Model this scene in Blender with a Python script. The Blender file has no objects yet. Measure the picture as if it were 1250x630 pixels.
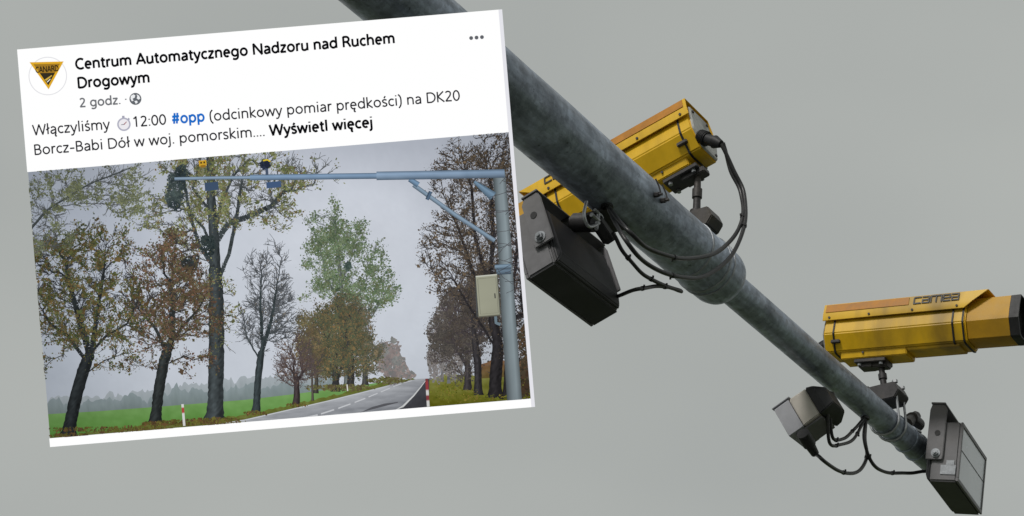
import bpy, bmesh, math, random
import numpy as np
from mathutils import Vector, Matrix
R = math.radians
C = bpy.context.scene.collection
random.seed(7)
rng = np.random.default_rng(11)

# ---------------------------------------------------------------- camera
F = 2200.0                      # focal length in photo pixels (photo is 1250 wide)
PITCH = math.atan(1200.0 / F)
CAMZ = 2.3
cam_d = bpy.data.cameras.new('camera')
cam = bpy.data.objects.new('camera', cam_d)
C.objects.link(cam)
cam.location = (0, 0, CAMZ)
cam.rotation_euler = (math.pi / 2 + PITCH, 0, 0)
cam_d.sensor_width = 36
cam_d.lens = 36 * F / 1250.0
cam_d.clip_end = 5000
cam_d.clip_start = 0.05
bpy.context.scene.camera = cam

# ---------------------------------------------------------------- world / sun
SUN_AZ, SUN_EL = R(215), R(48)      # azimuth clockwise from +Y
w = bpy.data.worlds.new("World")
bpy.context.scene.world = w
w.use_nodes = True
nt = w.node_tree
nt.nodes.clear()
out = nt.nodes.new('ShaderNodeOutputWorld')
bg = nt.nodes.new('ShaderNodeBackground')
sky = nt.nodes.new('ShaderNodeTexSky')
sky.sky_type = 'NISHITA'
sky.sun_disc = False
sky.sun_elevation = SUN_EL
sky.sun_rotation = SUN_AZ
sky.dust_density = 5
bg.inputs['Strength'].default_value = 0.1
tc = nt.nodes.new('ShaderNodeTexCoord')
mp = nt.nodes.new('ShaderNodeMapping')
mp.inputs['Scale'].default_value = (1.0, 1.0, 2.0)
nz = nt.nodes.new('ShaderNodeTexNoise')
nz.inputs['Scale'].default_value = 3.2
nz.inputs['Detail'].default_value = 2.5
nz.inputs['Roughness'].default_value = 0.45
cr = nt.nodes.new('ShaderNodeValToRGB')
cr.color_ramp.elements[0].position = 0.3
cr.color_ramp.elements[0].color = (3.88, 4.08, 3.95, 1)
cr.color_ramp.elements[1].position = 0.7
cr.color_ramp.elements[1].color = (4.46, 4.66, 4.46, 1)
mx = nt.nodes.new('ShaderNodeMix')
mx.data_type = 'RGBA'
mx.inputs[0].default_value = 0.96      # a closed cloud layer over the clear sky
hs = nt.nodes.new('ShaderNodeHueSaturation')
hs.inputs['Saturation'].default_value = 0.2
nt.links.new(tc.outputs['Generated'], mp.inputs[0])
nt.links.new(mp.outputs[0], nz.inputs['Vector'])
nt.links.new(nz.outputs['Fac'], cr.inputs[0])
nt.links.new(sky.outputs[0], hs.inputs['Color'])
nt.links.new(hs.outputs[0], mx.inputs[6])
nt.links.new(cr.outputs[0], mx.inputs[7])
nt.links.new(mx.outputs[2], bg.inputs['Color'])
nt.links.new(bg.outputs[0], out.inputs[0])

sd = bpy.data.lights.new('sun', 'SUN')
sd.energy = 2.0
sd.angle = R(12)
sd.color = (1, 0.97, 0.92)
sun = bpy.data.objects.new('sun', sd)
C.objects.link(sun)
sv = Vector((math.sin(SUN_AZ) * math.cos(SUN_EL), math.cos(SUN_AZ) * math.cos(SUN_EL), math.sin(SUN_EL)))
sun.rotation_euler = sv.to_track_quat('Z', 'Y').to_euler()
sun.location = (0, 0, 30)
vs = bpy.context.scene.view_settings
vs.view_transform = 'Standard'
vs.look = 'None'
vs.exposure = 0
vs.gamma = 1

# ---------------------------------------------------------------- frames
cp, sp = math.cos(PITCH), math.sin(PITCH)
FW, UP, RT = Vector((0, cp, sp)), Vector((0, -sp, cp)), Vector((1, 0, 0))
CAM = Vector((0, 0, CAMZ))
Z = Vector((0, 0, 1))
D0 = 5.13
VPX, VPY = 2241.0, 1515.0
def ray(px, py):
    return RT * ((px - 625) / F) + FW + UP * ((315 - py) / F)
A = ray(VPX, VPY).normalized()            # the arm runs horizontally along A
N = A.cross(Z).normalized()               # the road runs along N
P0 = CAM + ray(841, 307) * D0
def axis_s(px):                           # distance along the arm of the axis point seen at px
    # px-625 = F*(x0+s ax)/(f0+s af)
    x0, f0 = (P0 - CAM).dot(RT), (P0 - CAM).dot(FW)
    ax, af = A.dot(RT), A.dot(FW)
    k = (px - 625) / F
    return (k * f0 - x0) / (ax - k * af)
def axis(px, n=0.0, z=0.0):
    return P0 + A * axis_s(px) + N * n + Z * z
def on_plane(px, py, n=0.0):              # a point seen at px,py in the upright plane n metres beside the arm
    r = ray(px, py)
    t = (P0 + N * n - CAM).dot(N) / r.dot(N)
    return CAM + r * t

def tube_hit(px, py, rad, deeper=0.0):    # where the line of sight through px,py meets the arm's tube
    d = ray(px, py).normalized(); o = CAM - P0
    dp = d - A * d.dot(A); op = o - A * o.dot(A)
    a_, b_, c_ = dp.dot(dp), 2 * dp.dot(op), op.dot(op) - rad * rad
    D_ = b_ * b_ - 4 * a_ * c_
    t = (-b_ - math.sqrt(max(D_, 0))) / (2 * a_)
    p = CAM + d * t
    ax_ = P0 + A * (p - P0).dot(A)
    return p - (p - ax_).normalized() * deeper, (p - ax_).normalized()

# ---------------------------------------------------------------- materials
def new_mat(name):
    m = bpy.data.materials.new(name)
    m.use_nodes = True
    return m, m.node_tree, m.node_tree.nodes['Principled BSDF']
def worn(name, col, rough=0.5, metal=0.0, var=0.25, scale=14, bump=0.15, dirt=(0.06, 0.055, 0.05), dirt_amt=0.35, streak=1.0, spec=0.5):
    m, t, b = new_mat(name)
    L = t.links.new
    tc = t.nodes.new('ShaderNodeTexCoord')
    mp = t.nodes.new('ShaderNodeMapping'); mp.inputs['Scale'].default_value = (1, 1, streak)
    L(tc.outputs['Object'], mp.inputs[0])
    n1 = t.nodes.new('ShaderNodeTexNoise'); n1.inputs['Scale'].default_value = scale; n1.inputs['Detail'].default_value = 6; n1.inputs['Roughness'].default_value = 0.65
    n2 = t.nodes.new('ShaderNodeTexNoise'); n2.inputs['Scale'].default_value = scale * 0.35; n2.inputs['Detail'].default_value = 4
    L(mp.outputs[0], n1.inputs['Vector']); L(mp.outputs[0], n2.inputs['Vector'])
    r1 = t.nodes.new('ShaderNodeValToRGB')
    r1.color_ramp.elements[0].position = 0.3; r1.color_ramp.elements[1].position = 0.7
    r1.color_ramp.elements[0].color = tuple(c * (1 - var) for c in col) + (1,)
    r1.color_ramp.elements[1].color = tuple(min(1, c * (1 + var * 0.6)) for c in col) + (1,)
    L(n1.outputs['Fac'], r1.inputs[0])
    r2 = t.nodes.new('ShaderNodeMapRange'); r2.inputs['From Min'].default_value = 0.5; r2.inputs['From Max'].default_value = 0.72
    r2.inputs['To Max'].default_value = dirt_amt
    L(n2.outputs['Fac'], r2.inputs['Value'])
    mx = t.nodes.new('ShaderNodeMix'); mx.data_type = 'RGBA'
    L(r2.outputs[0], mx.inputs[0]); L(r1.outputs[0], mx.inputs[6]); mx.inputs[7].default_value = dirt + (1,)
    L(mx.outputs[2], b.inputs['Base Color'])
    rr = t.nodes.new('ShaderNodeMapRange'); rr.inputs['To Min'].default_value = max(0.05, rough - 0.12); rr.inputs['To Max'].default_value = min(1, rough + 0.15)
    L(n1.outputs['Fac'], rr.inputs['Value']); L(rr.outputs[0], b.inputs['Roughness'])
    b.inputs['Metallic'].default_value = metal
    b.inputs['Specular IOR Level'].default_value = spec
    bp = t.nodes.new('ShaderNodeBump'); bp.inputs['Strength'].default_value = bump; bp.inputs['Distance'].default_value = 0.004
    L(n1.outputs['Fac'], bp.inputs['Height']); L(bp.outputs[0], b.inputs['Normal'])
    return m
def zinc(name, col=(0.275, 0.315, 0.385)):
    """weathered galvanised tube: spangle, water runs round the tube and fine scratches"""
    m, t, b = new_mat(name)
    L = t.links.new
    tc = t.nodes.new('ShaderNodeTexCoord')
    def noise(scale, det, vec, ro=0.6):
        n = t.nodes.new('ShaderNodeTexNoise'); n.inputs['Scale'].default_value = scale; n.inputs['Detail'].default_value = det; n.inputs['Roughness'].default_value = ro
        L(vec, n.inputs['Vector']); return n.outputs['Fac']
    def mapr(v, a, c, lo, hi):
        r = t.nodes.new('ShaderNodeMapRange'); r.inputs['From Min'].default_value = a; r.inputs['From Max'].default_value = c
        r.inputs['To Min'].default_value = lo; r.inputs['To Max'].default_value = hi; L(v, r.inputs['Value']); return r.outputs[0]
    def mult(a, bb):
        x = t.nodes.new('ShaderNodeMath'); x.operation = 'MULTIPLY'; L(a, x.inputs[0]); L(bb, x.inputs[1]); return x.outputs[0]
    ob = tc.outputs['Object']
    m1 = t.nodes.new('ShaderNodeMapping'); m1.inputs['Scale'].default_value = (7, 1.2, 1.2); L(ob, m1.inputs[0])   # runs across the tube (local X is the tube)
    m2 = t.nodes.new('ShaderNodeMapping'); m2.inputs['Scale'].default_value = (1.1, 7, 7); L(ob, m2.inputs[0])
    vo = t.nodes.new('ShaderNodeTexVoronoi'); vo.inputs['Scale'].default_value = 75; L(ob, vo.inputs['Vector'])
    sep = t.nodes.new('ShaderNodeSeparateColor'); L(vo.outputs['Color'], sep.inputs[0])
    v = mapr(noise(4.0, 5, m1.outputs[0]), 0.3, 0.7, 0.8, 1.18)
    v = mult(v, mapr(noise(5.5, 8, ob, 0.75), 0.34, 0.66, 0.58, 1.4))
    v = mult(v, mapr(noise(6, 6, m2.outputs[0]), 0.38, 0.62, 0.78, 1.2))
    v = mult(v, mapr(sep.outputs[0], 0, 1, 0.84, 1.18))
    # dark specks and small chips
    v = mult(v, mapr(noise(60, 3, ob), 0.66, 0.72, 1.0, 0.45))
    cc = t.nodes.new('ShaderNodeMix'); cc.data_type = 'RGBA'; cc.blend_type = 'MULTIPLY'; cc.inputs[0].default_value = 1
    cc.inputs[6].default_value = col + (1,)
    L(v, cc.inputs[7]); L(cc.outputs[2], b.inputs['Base Color'])
    b.inputs['Metallic'].default_value = 0.35
    L(mapr(noise(20, 5, ob), 0.3, 0.7, 0.28, 0.55), b.inputs['Roughness'])
    bp = t.nodes.new('ShaderNodeBump'); bp.inputs['Strength'].default_value = 0.5; bp.inputs['Distance'].default_value = 0.005
    L(noise(28, 6, ob), bp.inputs['Height']); L(bp.outputs[0], b.inputs['Normal'])
    return m
M = {}
M['zinc'] = zinc('galvanised steel')
M['zinc_bright'] = worn('bare zinc', (0.42, 0.43, 0.45), 0.35, 0.7, 0.2, 40)
M['weld'] = worn('weld zinc', (0.36, 0.38, 0.41), 0.5, 0.3, 0.4, 30, 0.3)
M['yellow'] = worn('yellow powder coat', (0.76, 0.45, 0.008), 0.42, 0, 0.16, 16, 0.08, (0.20, 0.12, 0.02), 0.75, 0.22, spec=0.4)
M['orange'] = worn('orange stripe', (0.48, 0.19, 0.008), 0.5, 0, 0.28, 22, 0.06, (0.25, 0.10, 0.02), 0.4, spec=0.4)
M['amber'] = worn('amber hood', (0.54, 0.285, 0.008), 0.5, 0, 0.12, 20, 0.06, (0.22, 0.13, 0.02), 0.5, spec=0.4)
M['black'] = worn('black plastic', (0.010, 0.010, 0.012), 0.55, 0, 0.3, 40, 0.1, (0.05, 0.05, 0.05), 0.3)
M['rubber'] = worn('cable rubber', (0.014, 0.014, 0.016), 0.4, 0, 0.3, 60, 0.1)
M['dark_metal'] = worn('dark cast metal', (0.045, 0.042, 0.045), 0.5, 0.2, 0.4, 30, 0.2, (0.14, 0.11, 0.07), 0.3)
M['charcoal'] = worn('charcoal casing', (0.165, 0.162, 0.172), 0.5, 0.1, 0.2, 25, 0.1, (0.16, 0.15, 0.14), 0.3)
M['charcoal_fin'] = worn('charcoal back', (0.028, 0.028, 0.033), 0.55, 0, 0.25, 25, 0.1, (0.07, 0.07, 0.07), 0.3)
M['beige'] = worn('beige grey casing', (0.44, 0.41, 0.37), 0.55, 0, 0.08, 25, 0.05, (0.25, 0.23, 0.2), 0.3)
M['lilac'] = worn('pale grey casing', (0.34, 0.345, 0.38), 0.5, 0, 0.08, 25, 0.05, (0.2, 0.2, 0.2), 0.3)
M['grey_plate'] = worn('light grey plate', (0.42, 0.42, 0.40), 0.5, 0, 0.3, 60, 0.05, (0.12, 0.12, 0.11), 0.7)
M['ink'] = worn('black ink', (0.012, 0.012, 0.012), 0.5, 0, 0.05)
M['lens'] = worn('lamp glass', (0.76, 0.78, 0.86), 0.22, 0.0, 0.06, 6, 0.0, (0.2, 0.2, 0.22), 0.2)
M['camera_glass'] = worn('camera glass', (0.006, 0.006, 0.008), 0.08, 0, 0.1, 10, 0.0)
M['asphalt'] = worn('wet asphalt', (0.055, 0.055, 0.058), 0.45, 0, 0.3, 3, 0.3)
M['paint'] = worn('road paint', (0.7, 0.7, 0.68), 0.6, 0, 0.15, 4, 0.1)
M['grass'] = worn('grass', (0.06, 0.09, 0.025), 0.9, 0, 0.5, 0.8, 0.8, (0.12, 0.09, 0.04), 0.5)
M['concrete'] = worn('concrete', (0.32, 0.31, 0.29), 0.85, 0, 0.2, 8, 0.3)

def emis(name, col=None):
    m = bpy.data.materials.new(name); m.use_nodes = True
    t = m.node_tree; t.nodes.clear()
    o = t.nodes.new('ShaderNodeOutputMaterial'); e = t.nodes.new('ShaderNodeEmission')
    t.links.new(e.outputs[0], o.inputs[0])
    if col is None:
        a = t.nodes.new('ShaderNodeAttribute'); a.attribute_name = 'Col'
        t.links.new(a.outputs['Color'], e.inputs['Color'])
    else:
        e.inputs['Color'].default_value = tuple(col) + (1,)
    return m
def s2l(c):
    c = np.asarray(c, float) / 255.0
    return np.where(c <= 0.04045, c / 12.92, ((c + 0.055) / 1.055) ** 2.4)

# ---------------------------------------------------------------- builders
def tag(o, label=None, cat=None, group=None, kind=None):
    if label: o['label'] = label
    if cat: o['category'] = cat
    if group: o['group'] = group
    if kind: o['kind'] = kind
    return o
def link_mesh(name, me, mat, parent=None):
    me.name = name
    if mat is not None and not me.materials: me.materials.append(mat)
    o = bpy.data.objects.new(name, me)
    C.objects.link(o)
    o.parent = parent
    return o
def obj(name, bm, mat, parent=None, bevel=0.0, smooth=None):
    bmesh.ops.recalc_face_normals(bm, faces=bm.faces[:])
    if bevel:
        ed = [e for e in bm.edges if len(e.link_faces) == 2 and e.calc_face_angle(0) > 0.35]
        bmesh.ops.bevel(bm, geom=ed, offset=bevel, segments=2, affect='EDGES', clamp_overlap=True)
    me = bpy.data.meshes.new(name)
    if smooth is not None:
        for f in bm.faces: f.smooth = True
        for e in bm.edges:
            if len(e.link_faces) == 2 and e.calc_face_angle(0) > smooth: e.smooth = False
    bm.to_mesh(me); bm.free()
    return link_mesh(name, me, mat, parent)
def empty(name, origin, x=None, z=None):
    """Empty with local X along x and local Z as near z as possible"""
    o = bpy.data.objects.new(name, None); C.objects.link(o)
    o.empty_display_size = 0.1
    if x is None:
        o.location = origin; return o
    x = x.normalized(); y = z.cross(x).normalized(); zz = x.cross(y)
    m = Matrix((x, y, zz)).transposed().to_4x4(); m.translation = origin
    o.matrix_world = m
    return o
def box(bm, c, s, rot=None):
    r = bmesh.ops.create_cube(bm, size=1.0)
    for v in r['verts']:
        p = Vector((v.co.x * s[0], v.co.y * s[1], v.co.z * s[2]))
        if rot: p = rot @ p
        v.co = p + Vector(c)
def loft(bm, rings, cap0=True, cap1=True, closed=True):
    vr = [[bm.verts.new(p) for p in r] for r in rings]
    n = len(rings[0])
    for a, b in zip(vr[:-1], vr[1:]):
        for i in range(n if closed else n - 1):
            j = (i + 1) % n
            bm.faces.new((a[i], a[j], b[j], b[i]))
    if cap0: bm.faces.new(vr[0][::-1])
    if cap1: bm.faces.new(vr[-1])
    return vr
def prism(bm, poly, vec):
    vec = Vector(vec)
    loft(bm, [[Vector(p) for p in poly], [Vector(p) + vec for p in poly]])
def lathe_x(bm, prof, seg=40, cap0=True, cap1=True, c=(0, 0, 0)):
    """profile of (x, radius) turned round the X axis"""
    loft(bm, [[Vector((x + c[0], r * math.cos(2 * math.pi * i / seg) + c[1], r * math.sin(2 * math.pi * i / seg) + c[2])) for i in range(seg)] for x, r in prof], cap0, cap1)
def rod(bm, p, q, r, seg=10, r2=None):
    p, q = Vector(p), Vector(q); d = (q - p).normalized()
    u = d.orthogonal().normalized(); v = d.cross(u)
    r2 = r if r2 is None else r2
    loft(bm, [[c + (u * math.cos(2 * math.pi * i / seg) + v * math.sin(2 * math.pi * i / seg)) * rr for i in range(seg)] for c, rr in ((p, r), (q, r2))])
def spline(pts, n=10):
    pts = [Vector(p) for p in pts]
    P = [pts[0] * 2 - pts[1]] + pts + [pts[-1] * 2 - pts[-2]]
    o = []
    for i in range(1, len(P) - 2):
        a, b, c, d = P[i - 1], P[i], P[i + 1], P[i + 2]
        for k in range(n):
            t = k / n
            o.append(0.5 * ((2 * b) + (c - a) * t + (2 * a - 5 * b + 4 * c - d) * t * t + (3 * b - a - 3 * c + d) * t ** 3))
    o.append(pts[-1])
    return o
def sweep(bm, path, r, seg=8):
    rings = []; u = None
    for i, p in enumerate(path):
        d = (path[min(i + 1, len(path) - 1)] - path[max(i - 1, 0)]).normalized()
        u = d.orthogonal().normalized() if u is None else (u - d * u.dot(d)).normalized()
        v = d.cross(u)
        rings.append([p + (u * math.cos(2 * math.pi * k / seg) + v * math.sin(2 * math.pi * k / seg)) * r for k in range(seg)])
    loft(bm, rings)
def arc(cx, cy, rx, ry, a0, a1, n=14):
    return [(cx + rx * math.cos(R(a0 + (a1 - a0) * i / n)), cy + ry * math.sin(R(a0 + (a1 - a0) * i / n))) for i in range(n + 1)]
def sm(*p):
    return [(q.x, q.y) for q in spline([(x, y, 0) for x, y in p], 5)]
def glyphs():
    G = {}
    B, T, M_, RY = 0.035, 0.465, 0.25, 0.215     # low and high stroke centres of small letters
    O = lambda w_, m=0.085: arc(w_ / 2, M_, w_ / 2 - m, RY, 0, 360, 24)
    og = lambda x: sm((x, 0.01), (x - 0.055, -0.07), (x - 0.03, -0.155), (x + 0.045, -0.15))
    ac = lambda x: [(x - 0.03, 0.565), (x + 0.07, 0.70)]
    a_ = [sm((0.10, 0.405), (0.17, 0.452), (0.265, T), (0.375, 0.41), (0.405, 0.30), (0.405, 0.0)), sm((0.405, 0.275), (0.24, 0.25), (0.11, 0.20), (0.085, 0.125), (0.13, 0.05), (0.22, B), (0.34, 0.07), (0.405, 0.16))]
    G['a'] = (0.509, a_); G['ą'] = (0.509, a_ + [og(0.42)])
    G['b'] = (0.588, [[(0.105, 0.74), (0.105, 0)], arc(0.305, M_, 0.195, RY, 150, -150, 18)])
    c_ = [arc(0.285, M_, 0.20, RY, 48, 312, 16)]
    G['c'] = (0.462, c_); G['ć'] = (0.462, c_ + [ac(0.27)])
    G['d'] = (0.589, [[(0.485, 0.74), (0.485, 0)], arc(0.285, M_, 0.20, RY, 30, 330, 18)])
    e_ = [[(0.09, 0.262), (0.44, 0.262)] + arc(0.265, 0.25, 0.178, RY, 4, 310, 18)]
    G['e'] = (0.523, e_); G['ę'] = (0.523, e_ + [og(0.35)])
    G['f'] = (0.313, [sm((0.315, 0.70), (0.25, 0.715), (0.17, 0.68), (0.145, 0.60), (0.145, 0.5)) + [(0.145, 0)], [(0.03, T), (0.30, T)]])
    G['g'] = (0.589, [arc(0.285, M_, 0.20, RY, 30, 330, 18), [(0.485, 0.49)] + sm((0.485, 0.05), (0.46, -0.08), (0.37, -0.165), (0.25, -0.175), (0.12, -0.14))])
    G['h'] = (0.565, [[(0.105, 0.74), (0.105, 0)], sm((0.105, 0.27), (0.14, 0.40), (0.23, 0.455), (0.31, T), (0.40, 0.43), (0.455, 0.33), (0.46, 0.25)) + [(0.46, 0)]])
    G['i'] = (0.242, [[(0.12, 0.5), (0.12, 0)], [(0.12, 0.625), (0.12, 0.70)]])
    G['j'] = (0.242, [[(0.12, 0.5)] + sm((0.12, -0.05), (0.10, -0.14), (0.04, -0.18), (-0.03, -0.17)), [(0.12, 0.625), (0.12, 0.70)]])
    G['k'] = (0.497, [[(0.105, 0.74), (0.105, 0)], [(0.43, 0.5), (0.12, 0.25), (0.46, 0)]])
    G['l'] = (0.242, [[(0.12, 0.74), (0.12, 0)]]); G['ł'] = (0.255, [[(0.127, 0.74), (0.127, 0)], [(0.01, 0.29), (0.245, 0.43)]])
    hump = lambda x, w_: sm((x, 0.27), (x + 0.03, 0.40), (x + 0.10, 0.455), (x + 0.17, T), (x + w_ - 0.05, 0.43), (x + w_ - 0.004, 0.34), (x + w_, 0.25)) + [(x + w_, 0)]
    G['m'] = (0.861, [[(0.105, 0.5), (0.105, 0)], hump(0.105, 0.325), hump(0.43, 0.325)])
    G['n'] = (0.565, [[(0.105, 0.5), (0.105, 0)], hump(0.105, 0.355)])
    G['o'] = (0.586, [O(0.586)]); G['ó'] = (0.586, [O(0.586), ac(0.29)])
    G['p'] = (0.588, [[(0.105, 0.5), (0.105, -0.21)], arc(0.305, M_, 0.195, RY, 150, -150, 18)])
    G['r'] = (0.348, [[(0.105, 0.5), (0.105, 0)], sm((0.105, 0.26), (0.14, 0.39), (0.21, 0.46), (0.335, 0.455))])
    s_ = [sm((0.36, 0.425), (0.28, 0.46), (0.19, T), (0.10, 0.42), (0.095, 0.34), (0.17, 0.275), (0.27, 0.235), (0.345, 0.17), (0.335, 0.085), (0.25, B), (0.16, 0.038), (0.06, 0.08))]
    G['s'] = (0.424, s_); G['ś'] = (0.424, s_ + [ac(0.22)])
    G['t'] = (0.339, [[(0.15, 0.64)] + sm((0.15, 0.16), (0.165, 0.07), (0.22, 0.035), (0.32, 0.045)), [(0.02, T), (0.315, T)]])
    G['u'] = (0.565, [[(0.46, 0.5), (0.46, 0)], [(0.105, 0.5)] + sm((0.105, 0.21), (0.115, 0.12), (0.17, 0.05), (0.26, B), (0.35, 0.055), (0.43, 0.12), (0.46, 0.22))])
    G['w'] = (0.723, [[(0.035, 0.5), (0.19, 0.02), (0.36, 0.47), (0.53, 0.02), (0.69, 0.5)]])
    G['y'] = (0.484, [[(0.035, 0.5), (0.245, 0.02)], [(0.45, 0.5), (0.225, -0.08)] + sm((0.225, -0.08), (0.17, -0.16), (0.10, -0.18), (0.03, -0.165))])
    G['z'] = (0.452, [[(0.05, T), (0.39, T), (0.06, B), (0.41, B)]])
    G['A'] = (0.645, [[(0.03, 0), (0.32, 0.69), (0.615, 0)], [(0.13, 0.225), (0.515, 0.225)]])
    G['B'] = (0.573, [[(0.10, 0.665), (0.27, 0.665)] + arc(0.28, 0.515, 0.165, 0.15, 90, -90, 12) + [(0.10, 0.365)], [(0.10, 0.365), (0.29, 0.365)] + arc(0.30, 0.20, 0.195, 0.165, 90, -90, 12) + [(0.10, 0.035)], [(0.105, 0.70), (0.105, 0)]])
    G['C'] = (0.619, [arc(0.385, 0.35, 0.305, 0.32, 50, 310, 20)])
    Dd = [[(0.105, 0.70), (0.105, 0)], [(0.10, 0.665), (0.27, 0.665)] + arc(0.30, 0.35, 0.325, 0.315, 85, -85, 18) + [(0.10, 0.035)]]
    G['D'] = (0.701, Dd)
    G['K'] = (0.58, [[(0.105, 0.70), (0.105, 0)], [(0.51, 0.70), (0.12, 0.36), (0.55, 0)]])
    G['N'] = (0.748, [[(0.105, 0), (0.105, 0.69), (0.64, 0.01), (0.64, 0.70)]])
    G['R'] = (0.598, [[(0.105, 0.70), (0.105, 0)], [(0.10, 0.665), (0.27, 0.665)] + arc(0.29, 0.50, 0.185, 0.165, 90, -90, 12) + [(0.10, 0.335)], [(0.31, 0.33), (0.42, 0.25), (0.57, 0)]])
    G['W'] = (0.933, [[(0.03, 0.70), (0.235, 0.015), (0.465, 0.68), (0.695, 0.015), (0.905, 0.70)]])
    G['0'] = (0.539, [arc(0.27, 0.35, 0.195, 0.32, 0, 360, 24)])
    G['1'] = (0.539, [[(0.11, 0.56), (0.20, 0.61), (0.29, 0.69), (0.29, 0)]])
    G['2'] = (0.539, [sm((0.085, 0.59), (0.16, 0.65), (0.27, 0.67), (0.38, 0.62), (0.415, 0.52), (0.37, 0.38), (0.23, 0.22), (0.085, 0.04)) + [(0.48, 0.035)]])
    G['.'] = (0.217, [[(0.108, 0.0), (0.108, 0.085)]]); G[':'] = (0.217, [[(0.108, 0.0), (0.108, 0.085)], [(0.108, 0.40), (0.108, 0.485)]])
    G['·'] = (0.217, [[(0.108, 0.29), (0.108, 0.375)]]); G['-'] = (0.40, [[(0.05, 0.25), (0.35, 0.25)]])
    G['('] = (0.302, [sm((0.26, 0.74), (0.14, 0.60), (0.095, 0.45), (0.09, 0.27), (0.10, 0.12), (0.15, -0.03), (0.26, -0.17))])
    G[')'] = (0.302, [[(0.302 - x, y) for x, y in G['('][1][0]]])
    G['#'] = (0.591, [[(0.25, 0.70), (0.15, 0)], [(0.45, 0.70), (0.35, 0)], [(0.05, 0.47), (0.55, 0.47)], [(0.03, 0.24), (0.53, 0.24)]])
    G[' '] = (0.274, [])
    return G
GLY = glyphs()
SQ = {'c': (1.3, [[(1, 1), (0.12, 1), (0, 0.88), (0, 0), (1, 0)]]), 'a': (1.3, [[(0, 1), (1, 1), (1, 0), (0, 0), (0, 0.5), (1, 0.5)]]),
      'm': (1.9, [[(0, 0), (0, 1), (1.6, 1), (1.6, 0)], [(0.8, 1), (0.8, 0)]]), 'e': (1.3, [[(1, 0), (0, 0), (0, 1), (1, 1), (1, 0.5), (0, 0.5)]])}
def fit_text(txt, x0, x1, height, bold=0.0, extrude=0.0, square=False):
    """lettering drawn with a pen of even width; ink spans x0..x1, capitals are `height` tall, baseline at 0"""
    G = SQ if square else GLY
    cap = 1.0 if square else 0.70
    sw = (0.20 + bold) if square else (0.100 + bold)
    V = []; Fc = []; x = 0.0; segs = []
    for ch in txt:
        adv, st = G[ch]
        adv *= 1 + (bold * 0.5 if not square else 0)
        for p in st:
            p = [(q[0] + x, q[1]) for q in p]
            cur = [p[0]]
            for i in range(1, len(p)):
                cur.append(p[i])
                if i < len(p) - 1 and not square:
                    a1 = Vector(p[i]) - Vector(p[i - 1]); a2 = Vector(p[i + 1]) - Vector(p[i])
                    if a1.length > 1e-4 and a2.length > 1e-4 and a1.normalized().dot(a2.normalized()) < 0.3:
                        e1 = Vector(p[i]) + a1.normalized() * sw * 0.22; e2 = Vector(p[i]) - a2.normalized() * sw * 0.22
                        cur[-1] = (e1.x, e1.y); segs.append(cur); cur = [(e2.x, e2.y)]
            segs.append(cur)
        x += adv
    a = min(q[0] for p in segs for q in p) - sw / 2; b = max(q[0] for p in segs for q in p) + sw / 2
    sx = (x1 - x0) / (b - a); sy = height / (cap + (sw if square else 0))
    off = sw / 2 if square else 0
    hgt = extrude
    for p in segs:
        P = np.array(p, float)
        keep = [0] + [i for i in range(1, len(P)) if np.hypot(*(P[i] - P[i - 1])) > 1e-4]
        P = P[keep]
        d = np.diff(P, axis=0); d /= np.linalg.norm(d, axis=1)[:, None]
        closed = np.hypot(*(P[0] - P[-1])) < 1e-3
        d0 = np.vstack([d[-1:] if closed else d[:1], d]); d1 = np.vstack([d, d[:1] if closed else d[-1:]])
        n0 = np.stack([-d0[:, 1], d0[:, 0]], 1); n1 = np.stack([-d1[:, 1], d1[:, 0]], 1)
        m_ = n0 + n1; ml = np.linalg.norm(m_, axis=1)[:, None]; m_ = m_ / np.maximum(ml, 1e-6)
        k_ = 1 / np.maximum((m_ * n1).sum(1), 0.70)[:, None]
        if square: 
            if not closed: P[0] -= d[0] * sw / 2; P[-1] += d[-1] * sw / 2
        L_, R_ = P + m_ * k_ * sw / 2, P - m_ * k_ * sw / 2
        base = len(V)
        for q in np.vstack([L_, R_]): V.append((x0 + (q[0] - a) * sx, (q[1] + off) * sy, hgt))
        n_ = len(P)
        Fc += [(base + i, base + n_ + i, base + n_ + i + 1, base + i + 1) for i in range(n_ - 1)]
        if extrude:
            b2 = len(V)
            for q in np.vstack([L_, R_]): V.append((x0 + (q[0] - a) * sx, (q[1] + off) * sy, -hgt))
            Fc += [(base + i, base + i + 1, b2 + i + 1, b2 + i) for i in range(n_ - 1)] + [(base + n_ + i + 1, base + n_ + i, b2 + n_ + i, b2 + n_ + i + 1) for i in range(n_ - 1)]
    me = bpy.data.meshes.new('text'); me.from_pydata(V, [], Fc)
    return me

# ---------------------------------------------------------------- ground and road (below the frame)
bm = bmesh.new(); bmesh.ops.create_grid(bm, x_segments=40, y_segments=40, size=1500)
tag(obj('ground', bm, M['grass']), kind='structure')
def strip(name, n0, n1, s0, s1, z, mat):
    bm = bmesh.new()
    q = [P0 + A * s + N * n for s, n in ((s0, n0), (s1, n0), (s1, n1), (s0, n1))]
    bm.faces.new([bm.verts.new((p.x, p.y, z)) for p in q])
    return tag(obj(name, bm, mat), kind='structure')
strip('road', -400, 400, -5.0, 3.4, 0.004, M['asphalt'])
strip('edge_line', -400, 400, -4.6, -4.48, 0.008, M['paint'])
strip('edge_line', -400, 400, 2.9, 3.02, 0.008, M['paint'])
for k in range(-12, 12):
    strip('centre_line', k * 6.0, k * 6.0 + 3, -0.86, -0.74, 0.008, M['paint'])

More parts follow.
